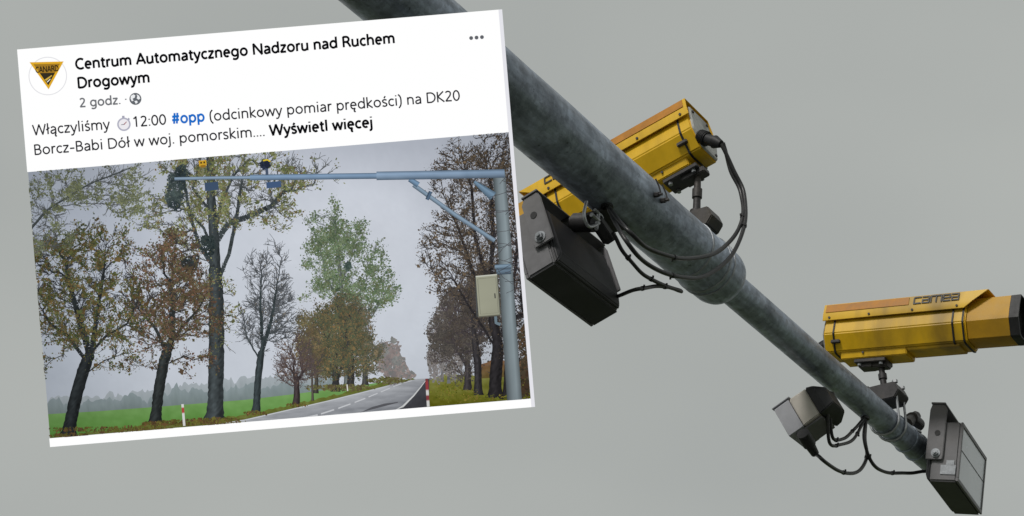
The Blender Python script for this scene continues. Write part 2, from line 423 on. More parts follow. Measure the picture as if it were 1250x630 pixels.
# ---------------------------------------------------------------- gantry
gan = empty('road_gantry', P0, A, Z)       # local X runs out along the arm
tag(gan, 'galvanised steel gantry arm running down from the top left, stepping to a thinner tube', 'gantry')
s_end = axis_s(880); s_tip = axis_s(1141); s_back = -6.8
Rk, Rn = 0.086, 0.0482
bm = bmesh.new()
prof = [(s_back, Rk * 1.03)]
n = 60
for i in range(1, n): prof.append((s_back + (s_end - 0.13 - s_back) * i / n, Rk + 0.0006 * math.sin(i * 1.7)))
prof += [(s_end - 0.13, Rk), (s_end - 0.125, Rk * 1.015), (s_end - 0.118, Rk * 1.02), (s_end - 0.112, Rk * 1.005), (s_end - 0.045, Rk * 1.01), (s_end - 0.02, Rk * 1.005),
         (s_end, Rk * 0.95), (s_end + 0.012, Rk * 0.84), (s_end + 0.02, Rk * 0.70), (s_end + 0.026, Rn + 0.006), (s_end + 0.034, Rn + 0.001)]
lathe_x(bm, prof, 56)
obj('thick_tube', bm, M['zinc'], gan, smooth=0.6)
bm = bmesh.new()
lathe_x(bm, [(s_end + 0.01, Rn)] + [(s_end + 0.01 + (s_tip - s_end) * i / 24, Rn - 0.0015 * i / 24) for i in range(1, 25)] + [(s_tip + 0.012, Rn * 0.9)], 40)
obj('thin_tube', bm, M['zinc'], gan, smooth=0.6)
# weld rings and bands
def ring(name, s, r, wdt, mat, amp=0.0, tilt=0.0):
    bm = bmesh.new()
    seg = 48
    rings = []
    for x, rr in ((-wdt, r - 0.004), (-wdt * 0.7, r + 0.002), (0, r + 0.003), (wdt * 0.7, r + 0.002), (wdt, r - 0.004)):
        rings.append([Vector((s + x + amp * math.sin(i * 2.3) * 0.5 + tilt * math.cos(2 * math.pi * i / seg), rr * math.cos(2 * math.pi * i / seg), rr * math.sin(2 * math.pi * i / seg))) for i in range(seg)])
    loft(bm, rings, False, False)
    return obj(name, bm, mat, gan, smooth=0.9)
ring('weld_ring', s_end - 0.21, Rk, 0.006, M['weld'], 0.002, 0.004)
ring('weld_ring', s_end - 0.112, Rk * 1.01, 0.005, M['weld'], 0.002, -0.004)
ring('weld_ring', s_end - 0.085, Rk * 1.01, 0.004, M['weld'], 0.002, -0.004)
for px in (1092, 1106, 1118):
    ring('end_band', axis_s(px), Rn, 0.007, M['zinc'], 0.002, 0.01)
# cable entry holes
def grommet(px, py, r, rad):
    p, nn = tube_hit(px, py, r, 0.002)
    R3 = gan.matrix_world.to_3x3().inverted()
    c = R3 @ (p - P0); d = (R3 @ nn).normalized()
    bm = bmesh.new()
    u = Vector((1, 0, 0)); v = d.cross(u)
    seg = 20
    rr = []
    for h, k in ((0, 1.15), (0.006, 1.15), (0.009, 0.9), (0.004, 0.75)):
        rr.append([c + d * h + (u * math.cos(2 * math.pi * i / seg) * 1.2 + v * math.sin(2 * math.pi * i / seg)) * rad * k for i in range(seg)])
    loft(bm, rr)
    obj('cable_entry', bm, M['rubber'], gan, smooth=0.6)
grommet(741, 252, Rk, 0.014)
grommet(1056, 510, Rn, 0.013)
for px_, py_ in ((799, 238), (807, 245)):
    inv = gan.matrix_world.inverted()
    c = inv @ tube_hit(px_, py_, Rk)[0]
    bm = bmesh.new()
    k_ = Vector((0, -0.8, -0.45))
    base = Vector((c.x, 0, 0)) + Vector((0, c.y, c.z)).normalized() * (Rk - 0.004); nn = Vector((0, c.y, c.z)).normalized()
    rod(bm, base, base + nn * 0.018, 0.0075, 6); rod(bm, base, base + nn * 0.028, 0.004, 8)
    t_ = base + nn * 0.024
    sweep(bm, spline([t_, t_ + Vector((-0.006, 0.002, 0.022)), t_ + Vector((-0.016, 0.006, 0.042))], 5), 0.0022, 6)
    obj('stud_bolt', bm, M['dark_metal'], gan)
# mast on the verge, off to the left behind the viewer
bm = bmesh.new()
mh = P0.z
rod(bm, (s_back + 0.1, 0, -mh), (s_back + 0.1, 0, 0.25), 0.15, 32, 0.12)
obj('mast', bm, M['zinc'], gan, smooth=0.6)
bm = bmesh.new(); box(bm, (s_back + 0.1, 0, -mh + 0.02), (0.55, 0.55, 0.04)); obj('base_plate', bm, M['zinc'], gan)
for i in (-1, 1):
    for j in (-1, 1):
        bm = bmesh.new(); rod(bm, (s_back + 0.1 + i * 0.2, j * 0.2, -mh + 0.03), (s_back + 0.1 + i * 0.2, j * 0.2, -mh + 0.1), 0.018, 6)
        obj('anchor_bolt', bm, M['zinc_bright'], gan)
bm = bmesh.new(); rod(bm, (s_back + 0.2, 0, -1.5), (s_back + 1.9, 0, -0.06), 0.05, 20); obj('brace', bm, M['zinc'], gan, smooth=0.6)

# ---------------------------------------------------------------- clamps
def ubolt(bm, s, r, leg, thick=0.006, up=1):
    """U bolt round a tube along local X at s, legs ending at z = up*leg"""
    pts = [Vector((s, r, leg * up))]
    for k in range(13):
        t = math.pi * k / 12
        pts.append(Vector((s, (r + thick) * math.cos(t), -(r + thick) * math.sin(t) * up)))
    pts.append(Vector((s, -r, leg * up)))
    pts[0].y = r + thick; pts[-1].y = -(r + thick)
    sweep(bm, pts, thick, 8)

# ---------------------------------------------------------------- camera housings
HEX = [(-0.058, 0.162), (0.058, 0.162), (0.072, 0.112), (0.080, 0.064), (0.052, 0.004), (0.036, 0.0), (-0.036, 0.0), (-0.052, 0.004), (-0.080, 0.064), (-0.072, 0.112)]
def hexring(x, k=1.0, zc=0.085, ky=None):
    ky = k if ky is None else ky
    return [Vector((x, y * ky, zc + (z - zc) * k)) for y, z in HEX]
def camera_housing(label, px_axis, n_off, z_off, facing, tilt, yaw, x_rear, L=0.52, hood=0.148, s_extra=0):
    """root sits on the swivel under the body; local X looks where the camera looks"""
    h = (N * facing); h = Matrix.Rotation(yaw, 3, 'Z') @ h
    h = (h * math.cos(tilt) - Z * math.sin(tilt)).normalized()
    origin = axis(px_axis, n_off, z_off)
    root = empty('traffic_camera', origin, h, Z)
    tag(root, label, 'camera', 'yellow traffic cameras on the gantry arm')
    x0 = x_rear; x1 = x0 + L; s = 0.0
    zb = 0.028
    def up(bm):
        for v in bm.verts: v.co.z += zb
    bm = bmesh.new()
    loft(bm, [hexring(x0, 1), hexring(x1, 1)]); up(bm)
    obj('body', bm, M['yellow'], root, 0.004, smooth=0.5)
    # lower tray with step
    bm = bmesh.new()
    xa, xb = x0 + 0.055, x0 + 0.30
    prof = [(-0.046, 0.012), (0.046, 0.012), (0.040, -0.022), (-0.040, -0.022)]
    loft(bm, [[Vector((x, y, z)) for y, z in prof] for x in (xa, xb)]); up(bm)
    obj('under_tray', bm, M['yellow'], root, 0.003, smooth=0.5)
    bm = bmesh.new()
    prof = [(-0.043, 0.008), (0.043, 0.008), (0.040, -0.007), (-0.040, -0.007)]
    loft(bm, [[Vector((x, y, z)) for y, z in prof] for x in (xb + 0.001, x1 - 0.03)]); up(bm)
    obj('under_rail', bm, M['yellow'], root, 0.002, smooth=0.5)
    # sun shield: open underneath, slanted front
    bm = bmesh.new()
    outp = [(-0.084, 0.113), (-0.084, 0.138), (-0.075, 0.178), (0.075, 0.178), (0.084, 0.138), (0.084, 0.113)]
    inp = [(-0.081, 0.113), (-0.081, 0.1385), (-0.073, 0.175), (0.073, 0.175), (0.081, 0.1385), (0.081, 0.113)]
    prof = outp + inp[::-1]
    def xs(z, front): return (x1 - 0.005 + (z - 0.113) / 0.065 * 0.082) if front else x0 - 0.006
    loft(bm, [[Vector((xs(z, f), y, z)) for y, z in prof] for f in (0, 1)]); up(bm)
    sh = obj('sun_shield', bm, M['yellow'], root, 0.0012, smooth=0.4)
    # stripes and lettering on both slanted shoulders
    for side in (-1, 1):
        a = Vector((0, side * 0.084, 0.138 + zb)); b = Vector((0, side * 0.075, 0.178 + zb))
        upv = (b - a).normalized(); nrm = Vector((0, side, 0)) ; nrm = (nrm - upv * nrm.dot(upv)).normalized()
        bm = bmesh.new()
        p = a + upv * 0.006 + nrm * 0.0008
        hgt = (b - a).length - 0.010
        q = [p + Vector((x0 + 0.004, 0, 0)), p + Vector((x0 + 0.315, 0, 0)), p + Vector((x0 + 0.315, 0, 0)) + upv * hgt, p + Vector((x0 + 0.004, 0, 0)) + upv * hgt]
        prism(bm, q, nrm * 0.0014)
        obj('stripe', bm, M['orange'], sh)
        for xx in (x0 + 0.02, x0 + 0.17, x0 + 0.33, x1 - 0.03):
            bm = bmesh.new(); c0 = Vector((xx, side * 0.0842, 0.1235 + zb)); rod(bm, c0, c0 + Vector((0, side * 0.003, 0)), 0.0042, 8); obj('screw', bm, M['dark_metal'], sh)
        me = fit_text('camea', 0, 0.165, 0.030, 0.0, 0.0004, square=True)
        xdir = Vector((1, 0, 0)) if side < 0 else Vector((-1, 0, 0))
        start = x0 + 0.332 if side < 0 else x0 + 0.332 + 0.168
        base = a + upv * 0.0055 + nrm * 0.0028
        for v in me.vertices:
            c = v.co.copy()
            v.co = base + Vector((start, 0, 0)) + xdir * c.x + upv * c.y + nrm * c.z
        link_mesh('lettering', me, M['ink'], sh)
    # hood: six sided tube with open black mouth
    bm = bmesh.new()
    k0, k1 = 0.93, 0.86
    zc = 0.095
    xh0, xh1 = x1 + 0.002, x1 + hood
    loft(bm, [hexring(xh0, 0.90, zc), hexring(xh1, 0.91, zc), hexring(xh1, 0.86, zc), hexring(xh0 + 0.05, 0.82, zc)], True, True); up(bm)
    hd = obj('hood', bm, M['amber'], root, 0.0, smooth=0.4)
    bm = bmesh.new()
    loft(bm, [hexring(xh1 + 0.001, 0.915, zc), hexring(xh1 + 0.034, 0.92, zc), hexring(xh1 + 0.034, 0.86, zc), hexring(xh1 - 0.09, 0.81, zc)], True, True); up(bm)
    obj('mouth', bm, M['black'], hd)
    bm = bmesh.new(); lathe_x(bm, [(xh1 - 0.098, 0.036), (xh1 - 0.06, 0.036), (xh1 - 0.06, 0.030), (xh1 - 0.07, 0.029)], 24, c=(0, 0, 0.085 + zb))
    obj('lens', bm, M['camera_glass'], hd, smooth=0.6)
    # gasket straps round the body
    def strap(x, wd=0.006, part=1.0):
        bm = bmesh.new()
        k = 1.035
        rr = [hexring(x, k), hexring(x + wd, k)]
        sel = [1, 2, 3, 4, 5, 6, 7, 8, 9, 0]
        vr = loft(bm, rr); up(bm)
        obj('strap', bm, M['black'], root)
    strap(x0 + 0.035); strap(x1 - 0.048); strap(x1 - 0.012, 0.006)
    for side in (-1, 1):
        bm = bmesh.new()
        box(bm, (x0 + 0.045, side * 0.071, 0.035 + zb), (0.034, 0.012, 0.012)); obj('latch', bm, M['dark_metal'], root, 0.002)
        bm = bmesh.new()
        rod(bm, (x0 + 0.14, side * 0.044, -0.004 + zb), (x0 + 0.14, side * 0.0475, -0.004 + zb), 0.004, 10); obj('screw', bm, M['dark_metal'], root)
    # rear plate and connector
    bm = bmesh.new(); loft(bm, [hexring(x0 - 0.006, 0.93), hexring(x0 + 0.001, 0.97)]); up(bm)
    pl = obj('rear_plate', bm, M['grey_plate'], root, 0.002)
    for (y, z) in ((-0.045, 0.14), (0.045, 0.14), (0.04, 0.02), (-0.04, 0.02)):
        bm = bmesh.new(); rod(bm, (x0 - 0.010, y, z + zb), (x0 - 0.003, y, z + zb), 0.005, 8); obj('screw', bm, M['dark_metal'], pl)
    return root, x0, x1, zb
def swivel(root, xc, stem_local, foot_world, s_foot, label=None):
    """cast plate under the tray, tilting stem and foot"""
    bm = bmesh.new(); box(bm, (xc, 0, -0.002), (0.115, 0.075, 0.014)); box(bm, (xc - 0.02, 0, -0.015), (0.05, 0.05, 0.016))
    obj('mounting_plate', bm, M['dark_metal'], root, 0.002)
    for dx in (-0.04, 0.04):
        for dy in (-0.026, 0.026):
            bm = bmesh.new(); rod(bm, (xc + dx, dy, -0.018), (xc + dx, dy, -0.006), 0.007, 6); obj('bolt', bm, M['zinc_bright'], root)
    inv = root.matrix_world.inverted()
    p = Vector(stem_local); q = inv @ foot_world
    bm = bmesh.new(); box(bm, p + Vector((0, 0, -0.002)), (0.06, 0.04, 0.02)); obj('swivel_head', bm, M['dark_metal'], root, 0.003)
    bm = bmesh.new(); rod(bm, p, q, 0.010, 14, 0.012); rod(bm, p + (q - p) * 0.35, p + (q - p) * 0.55, 0.015, 14); rod(bm, p + (q - p) * 0.85, q, 0.02, 14)
    obj('stem', bm, M['dark_metal'], root, smooth=0.6)
    # foot saddle, square to the arm
    bm = bmesh.new()
    e = empty('t', foot_world, A, Z); m = inv @ e.matrix_world; bpy.data.objects.remove(e)
    return m

# second camera (right of the frame, looks right)
def foot_parts(root, m, width, rad, drop, deep):
    """saddle bracket and two U bolts in arm coordinates (X along arm), drop = height of the foot above the arm axis"""
    bm = bmesh.new()
    prof = [(-0.05, 0.004), (0.05, 0.004), (0.062, -0.03), (0.045, -0.055), (-0.045, -0.055), (-0.062, -0.03)]
    loft(bm, [[Vector((x, y * 1.1, z)) for y, z in prof] for x in (-width, width)])
    bm.transform(m); obj('saddle', bm, M['dark_metal'], root, 0.003)
    if not deep:
        return
    for x in (-width * 0.65, width * 0.65):
        bm = bmesh.new(); ubolt(bm, x, rad, drop + 0.012, 0.0045)
        bmesh.ops.translate(bm, verts=bm.verts[:], vec=(0, 0, -drop)); bm.transform(m)
        obj('clamp_bolt', bm, M['zinc_bright'], root, smooth=0.8)
        for y in (-1, 1):
            bm = bmesh.new(); rod(bm, (x, y * (rad + 0.0045), 0.004), (x, y * (rad + 0.0045), 0.014), 0.010, 6); bm.transform(m); obj('nut', bm, M['zinc_bright'], root)

PX2 = 1084
r2, x0, x1, zb = camera_housing('yellow boxy camera near the thin tip of the arm, black hood mouth pointing right', PX2, 0.0, 0.232, 1, R(9.8), R(0), -0.192)
m = swivel(r2, -0.03, (0.0, 0, -0.012), axis(PX2, 0, Rn + 0.075), 0)
foot_parts(r2, m, 0.05, Rn, Rn + 0.075, 1)
# first camera (behind the thick tube, looks left)
PX1 = 853
r1, x0b, x1b, _ = camera_housing('yellow boxy camera behind the thick tube with black cables on its pale rear plate', PX1, 0.0, 0.292, -1, R(13), R(0), -0.062)
m = swivel(r1, 0.03, (-0.01, 0, -0.012), axis(PX1, 0, Rk + 0.055), 0)
foot_parts(r1, m, 0.038, Rk, Rk + 0.055, 0)
# connector on the rear of the first camera and of the second
def connector(root, x0, y=0.03, z=0.055, dv=(-0.085, 0.0, -0.045)):
    bm = bmesh.new()
    p = Vector((x0 - 0.004, y, z + 0.028)); q = p + Vector(dv)
    d = (q - p)
    rod(bm, p, p + d * 0.35, 0.021, 16); rod(bm, p + d * 0.35, p + d * 0.7, 0.017, 16); rod(bm, p + d * 0.7, q, 0.020, 16, 0.011)
    for k in range(5):
        rod(bm, p + d * (0.06 + k * 0.055), p + d * (0.085 + k * 0.055), 0.0235, 16)
    obj('cable_plug', bm, M['black'], root, smooth=0.6)
    return root.matrix_world @ q
plug1 = connector(r1, x0b, 0.045, 0.045, (-0.058, 0.012, -0.072))
plug2 = connector(r2, -0.192, -0.02, 0.05)

# ---------------------------------------------------------------- infrared lamps (black floodlights in U brackets)
def floodlight(label, centre, facing, tilt, yaw, long=0.34, hgt=0.20, dep=0.10, rise=0.0):
    h = Matrix.Rotation(yaw, 3, 'Z') @ (N * facing)
    h = (h * math.cos(tilt) - Z * math.sin(tilt)).normalized()
    root = empty('infrared_lamp', centre, h, Z)
    tag(root, label, 'floodlight', 'black infrared floodlights under the gantry arm')
    a, b, c = dep / 2, long / 2, hgt / 2
    bm = bmesh.new(); box(bm, (0.012, 0, 0), (dep - 0.024, long, hgt)); obj('casing', bm, M['charcoal'], root, 0.004)
    # stepped back cover
    bm = bmesh.new()
    loft(bm, [[Vector((x, y * k, z * k2)) for y, z in ((-b, -c), (b, -c), (b, c), (-b, c))] for x, k, k2 in ((-a + 0.0235, 0.985, 0.975), (-a + 0.014, 0.97, 0.95), (-a + 0.003, 0.90, 0.72))])
    bk = obj('back_cover', bm, M['charcoal_fin'], root, 0.003)
    # underside skin, its darker colour stands in for shade below the casing
    bm = bmesh.new(); box(bm, (0.012, 0, -c - 0.0012), (dep - 0.030, long - 0.008, 0.003)); obj('dark_underside', bm, M['charcoal_fin'], root)
    # front frame and glass
    bm = bmesh.new()
    for (yy, zz, sy, sz) in ((0, c - 0.007, long, 0.014), (0, -c + 0.007, long, 0.014), (b - 0.007, 0, 0.014, hgt - 0.0285), (-b + 0.007, 0, 0.014, hgt - 0.0285)):
        box(bm, (a + 0.004, yy, zz), (0.0075, sy - 0.001, sz))
    obj('front_frame', bm, M['charcoal'], root, 0.001)
    bm = bmesh.new(); box(bm, (a + 0.002, 0, 0.0), (0.005, long - 0.029, hgt - 0.029)); obj('front_glass', bm, M['lens'], root)
    bm = bmesh.new(); box(bm, (a + 0.0052, 0, 0.012), (0.0012, long - 0.03, 0.0018)); obj('glass_joint', bm, M['black'], root)
    # U bracket round both ends, going up and over
    for side in (-1, 1):
        bm = bmesh.new()
        y = side * (b + 0.008)
        w_ = 0.030
        poly = [(-w_, -0.045), (w_ * 0.9, -0.045), (w_, -0.03), (w_, c + 0.035 + rise), (w_ * 0.6, c + 0.05 + rise), (-w_ * 0.8, c + 0.05 + rise), (-w_, c + 0.03 + rise)]
        rot = 0.0
        pts = [Vector((-0.022 + p, y - side * 0.003, q + 0.01)) for p, q in poly]
        prism(bm, pts, (0, side * 0.006, 0))
        br = obj('bracket_arm', bm, M['charcoal'], root, 0.002)
        bm = bmesh.new(); rod(bm, (-0.018, y, -0.012), (-0.018, y + side * 0.014, -0.012), 0.011, 6); rod(bm, (-0.018, y, -0.012), (-0.018, y + side * 0.006, -0.012), 0.016, 20)
        rod(bm, (-0.018, y, -0.012), (-0.018, y + side * 0.020, -0.012), 0.0055, 10)
        obj('pivot_bolt', bm, M['weld'], br, smooth=0.6)
        bm = bmesh.new(); rod(bm, (-0.018, y, 0.062), (-0.018, y + side * 0.0045, 0.062), 0.010, 16); obj('slot_hole', bm, M['black'], br)
    bm = bmesh.new(); box(bm, (-0.024, 0, c + 0.064 + rise), (0.05, long + 0.03, 0.006)); obj('bracket_bridge', bm, M['charcoal'], root, 0.001)
    return root
l1c = axis(752, -0.115, -0.155) - RT * 0.030 - UP * 0.036
L1 = floodlight('black floodlight under the thick tube beside the card, its dark back turned towards us', l1c, -1, R(16), R(0), 0.33, 0.195, 0.105, -0.032)
l2c = on_plane(1165, 572, 0.10)
L2 = floodlight('black floodlight at the very tip of the arm, pale glass front facing right', l2c, 1, R(12), R(7), 0.36, 0.215, 0.115)
# rating plate on the second lamp's near end
bm = bmesh.new(); box(bm, (0.028, -0.1815, -0.068), (0.052, 0.002, 0.034)); lp = obj('rating_plate', bm, M['weld'], L2)
bm = bmesh.new(); box(bm, (0.034, -0.1815, -0.042), (0.028, 0.002, 0.017)); obj('rating_plate', bm, M['weld'], L2)
# hangers for the lamps
def to_local(root, px):
    e = empty('t', axis(px), A, Z); m = root.matrix_world.inverted() @ e.matrix_world; bpy.data.objects.remove(e)
    return m
# left lamp: plate screwed under the tube, thick knuckle and a bright spring ring
m = to_local(L1, 752)
bm = bmesh.new(); box(bm, (0, 0.035, -Rk - 0.004), (0.12, 0.07, 0.010)); bm.transform(m); obj('clamp_plate', bm, M['dark_metal'], L1, 0.001)
bm = bmesh.new(); p = m @ Vector((0, 0.03, -Rk - 0.008)); q = Vector((-0.024, 0.0, 0.195 / 2 + 0.030)); rod(bm, p, q, 0.018, 14); rod(bm, p + (q - p) * 0.3, p + (q - p) * 0.75, 0.027, 14)
obj('hanger', bm, M['dark_metal'], L1, smooth=0.6)
inv = L1.matrix_world.inverted()
kn = [inv @ on_plane(x, y, 0.0) for x, y in ((716, 246), (713, 262), (718, 276), (729, 274), (735, 266), (726, 256))]
bm = bmesh.new(); sweep(bm, spline(kn, 6), 0.0045); obj('spring_ring', bm, M['zinc_bright'], L1, smooth=0.8)
bm = bmesh.new(); rod(bm, inv @ on_plane(727, 268, -0.01), inv @ on_plane(744, 293, -0.01), 0.020, 6); rod(bm, inv @ on_plane(738, 284, -0.01), inv @ on_plane(749, 290, 0.0), 0.014, 8)
obj('junction_block', bm, M['black'], L1, 0.002)
bm = bmesh.new(); rod(bm, inv @ on_plane(722, 262, 0.0), inv @ on_plane(738, 276, 0.0), 0.006, 8); rod(bm, inv @ on_plane(728, 280, 0.0), inv @ on_plane(731, 262, 0.0), 0.005, 8)
obj('hanger_bolt', bm, M['zinc_bright'], L1)
# right lamp: flat tongue off the end of the tube to the bracket
m = to_local(L2, 1130)
bm = bmesh.new(); p = m @ Vector((0, 0.0, 0)); q = Vector((-0.04, -0.05, 0.215 / 2 + 0.05)); rod(bm, p, q, 0.022, 14); rod(bm, p, Vector((-0.03, 0.0, 0.215 / 2 + 0.06)), 0.018, 12)
obj('hanger', bm, M['dark_metal'], L2, smooth=0.6)
bm = bmesh.new(); inv = L2.matrix_world.inverted(); rod(bm, inv @ on_plane(1112, 511, 0.0), inv @ on_plane(1121, 519, 0.0), 0.026, 12); rod(bm, inv @ on_plane(1107, 517, 0.0), inv @ on_plane(1118, 508, 0.0), 0.02, 8)
obj('knob', bm, M['dark_metal'], L2, 0.002)
bm = bmesh.new(); rod(bm, inv @ on_plane(1114, 524, 0.02), inv @ on_plane(1122, 528, 0.02), 0.010, 8); obj('bolt', bm, M['zinc_bright'], L2)

# ---------------------------------------------------------------- small grey sensor
sc_ = on_plane(985, 508, -0.06)
h = (N * -1 * math.cos(R(24)) - Z * math.sin(R(24))).normalized()
S = empty('speed_sensor', sc_, h, Z)
tag(S, 'small beige and grey sensor box hanging left of the thin tube with a black back', 'sensor')
def oct_(x, hw, hh, ch, zc=0):
    return [Vector((x, y, z + zc)) for y, z in ((-hw, -hh), (hw, -hh), (hw, hh - ch), (hw - ch, hh), (-hw + ch, hh), (-hw, hh - ch))]
bm = bmesh.new(); loft(bm, [oct_(-0.050, 0.062, 0.056, 0.012), oct_(0.012, 0.062, 0.058, 0.012)]); obj('casing', bm, M['beige'], S, 0.003, smooth=0.5)
bm = bmesh.new(); loft(bm, [oct_(0.014, 0.063, 0.059, 0.012), oct_(0.070, 0.063, 0.059, 0.012), oct_(0.070, 0.057, 0.053, 0.010), oct_(0.055, 0.057, 0.053, 0.010)]); obj('front_casing', bm, M['lilac'], S, 0.001, smooth=0.5)
bm = bmesh.new(); box(bm, (0.041, 0, 0.061), (0.068, 0.118, 0.004)); obj('visor', bm, M['lilac'], S, 0.001)
bm = bmesh.new(); loft(bm, [oct_(-0.052, 0.064, 0.058, 0.012), oct_(-0.075, 0.064, 0.052, 0.014, -0.003), oct_(-0.105, 0.046, 0.034, 0.012, -0.006)]); obj('back_cover', bm, M['black'], S, 0.003, smooth=0.5)
bm = bmesh.new(); box(bm, (0.0, 0, -0.0615), (0.10, 0.10, 0.007)); obj('dark_underside', bm, M['charcoal'], S, 0.001)
bm = bmesh.new()
inv = S.matrix_world.inverted()
near = lambda p, m_: CAM + (p - CAM) * (1 - m_ / (p - CAM).length)
gp = inv @ near(on_plane(980, 529, -0.06), 0.07); gq = inv @ near(on_plane(995, 554, -0.06), 0.07)
rod(bm, gp, gp + (gq - gp) * 0.55, 0.021, 14); rod(bm, gp + (gq - gp) * 0.55, gq, 0.017, 14, 0.013)
obj('cable_plug', bm, M['black'], S, smooth=0.6)
e = empty('t', axis(1022), A, Z); m = S.matrix_world.inverted() @ e.matrix_world; bpy.data.objects.remove(e)
inv = S.matrix_world.inverted()
bm = bmesh.new(); rod(bm, inv @ on_plane(996, 478, -0.03), inv @ on_plane(1016, 482, -0.01), 0.010, 10); rod(bm, inv @ on_plane(1001, 486, -0.03), inv @ on_plane(1014, 483, -0.01), 0.008, 10)
obj('hanger', bm, M['dark_metal'], S, smooth=0.6)
for x, y in ((1002, 480), (1008, 486)):
    bm = bmesh.new(); rod(bm, inv @ on_plane(x, y, -0.02), inv @ on_plane(x + 3, y - 4, -0.01), 0.011, 6); obj('nut', bm, M['dark_metal'], S)

# ---------------------------------------------------------------- cables
def cable(label, pts, r=0.006, ties=(0.35, 0.7)):
    path = spline(pts, 10)
    ph = rng.random(3) * 6
    for i in range(2, len(path) - 2):
        path[i] = path[i] + Vector((math.sin(i * 0.42 + ph[0]), math.sin(i * 0.33 + ph[1]), math.sin(i * 0.51 + ph[2]))) * 0.0008
    o0 = path[0].copy()
    bm = bmesh.new(); sweep(bm, [p - o0 for p in path], r)
    o = obj('cable', bm, M['rubber'], None, smooth=0.9); o.location = o0
    for f in ties:
        i = int(f * (len(path) - 1)); d = (path[i + 1] - path[i - 1]).normalized()
        bm = bmesh.new(); c = path[i] - o0; rod(bm, c - d * 0.004, c + d * 0.004, r * 1.25, 10); box(bm, c + d.orthogonal().normalized() * r * 1.6, (0.005, 0.005, 0.005)); obj('cable_tie', bm, M['black'], o)
    return tag(o, label, 'cable', 'black cables looping around the arm')
def pl(lst, n): return [on_plane(x, y, n) for x, y in lst]
nf = 0.125
hole1 = tube_hit(741, 252, Rk, 0.004)[0]
cable('outermost black cable looping from the left camera down around the front of the thick tube', [plug1] + [on_plane(895, 206, 0.14), on_plane(908, 236, 0.16), on_plane(909, 272, 0.18), on_plane(893, 312, 0.17), on_plane(862, 336, 0.15), on_plane(828, 338, 0.14), on_plane(790, 322, 0.13), on_plane(762, 291, 0.12), hole1])
cable('inner black cable looping from the left camera across the front of the thick tube', [plug1 + Vector((0.006, 0, 0.004))] + [on_plane(892, 208, 0.13), on_plane(904, 235, 0.15), on_plane(907, 262, 0.17), on_plane(893, 293, 0.16), on_plane(865, 312, 0.15), on_plane(830, 315, 0.14), on_plane(795, 305, 0.13), on_plane(766, 281, 0.12), hole1])
cable('short black cable drooping free below the thick tube next to the dark floodlight', pl([(748, 284), (760, 306), (778, 328), (800, 344), (831, 355)], 0.02), 0.0055)
cable('black cable running from the bottom corner of the dark floodlight to below the thick tube', [L1.matrix_world @ Vector((-0.035, -0.16, -0.055))] + [on_plane(775, 354, 0.0), on_plane(797, 350, 0.01), on_plane(815, 350.5, 0.02), on_plane(832, 356, 0.02)], 0.0055)
hole2 = tube_hit(1056, 510, Rn, 0.004)[0]
cable('upper of two short black cables between the small sensor and the thin tube', [S.matrix_world @ Vector((-0.085, 0.02, -0.03))] + pl([(1016, 534), (1030, 535), (1043, 524)], 0.0) + [hole2], 0.0055)
cable('lower of two short black cables between the small sensor and the thin tube', [S.matrix_world @ Vector((-0.08, 0.035, -0.035))] + pl([(1012, 539), (1026, 543), (1042, 536), (1050, 522)], 0.0) + [hole2 + A * 0.01], 0.0055)
cable('long black cable hanging in a deep loop from the plug of the small sensor', [S.matrix_world @ gq] + pl([(1004, 561), (1022, 574), (1040, 578), (1053, 570), (1058, 556), (1056, 535)], 0.0) + [hole2 + A * 0.005], 0.006)
cable('black cable dropping from the thin tube and running right to the tip floodlight', [hole2 + A * 0.004] + pl([(1055, 535), (1060, 556), (1070, 571), (1085, 577), (1108, 577.5)], 0.01) + [L2.matrix_world @ Vector((-0.075, -0.09, -0.045))], 0.006)

# ---------------------------------------------------------------- post card: an overlay, built as an added glowing panel
DS = 3.84
K = DS / F
ANG = math.atan2(49, 591)
ex, ey = (math.cos(ANG), -math.sin(ANG)), (math.sin(ANG), math.cos(ANG))
CW, CH = 593.0, 486.0
cpx = (22 + CW / 2 * ex[0] + CH / 2 * ey[0], 61 + CW / 2 * ex[1] + CH / 2 * ey[1])
cc = CAM + ray(*cpx) * DS
xw = RT * ex[0] - UP * ex[1]; yw = -(RT * ey[0] - UP * ey[1])
panel = bpy.data.objects.new('overlay_card', None); C.objects.link(panel)
mm = Matrix((xw, yw, xw.cross(yw))).transposed().to_4x4(); mm.translation = cc
panel.matrix_world = mm
tag(panel, 'large tilted white card of a post with a road photo, overlaid and made to glow', 'screen')
def uvp(px, py):
    dx, dy = px - 22, py - 61
    return dx * ex[0] + dy * ex[1], dx * ey[0] + dy * ey[1]
def loc(u, v, z=0.0): return Vector(((u - CW / 2) * K, (CH / 2 - v) * K, z))
bm = bmesh.new(); box(bm, (0, 0, -0.012), (CW * K, CH * K, 0.022)); obj('back_case', bm, M['charcoal'], panel, 0.002)
WH = emis('glowing white card', (1.0, 1.0, 1.0)); EDGE = emis('lit edge strip', tuple(s2l((228, 228, 234))))
def rect(name, u0, v0, u1, v1, z0, z1, mat, parent):
    bm = bmesh.new()
    a, b = loc(u0, v1), loc(u1, v0)
    box(bm, ((a.x + b.x) / 2, (a.y + b.y) / 2, (z0 + z1) / 2), (b.x - a.x, b.y - a.y, z1 - z0))
    return obj(name, bm, mat, parent)
IU0, IU1, IV0, IV1 = 0.0, 588.5, 149.6, 475.6
TOP = 0.0075
surf = rect('card_surface', 0, 0, CW, CH, -0.0008, 0.0002, WH, panel)
rect('post_header', 0, 0, 588.5, IV0, 0.0003, TOP, WH, panel)
rect('lower_margin', 0, IV1, 588.5, CH, 0.0003, TOP, WH, panel)
rect('edge_strip', 588.5, 0, CW, CH, 0.0003, TOP, EDGE, panel)
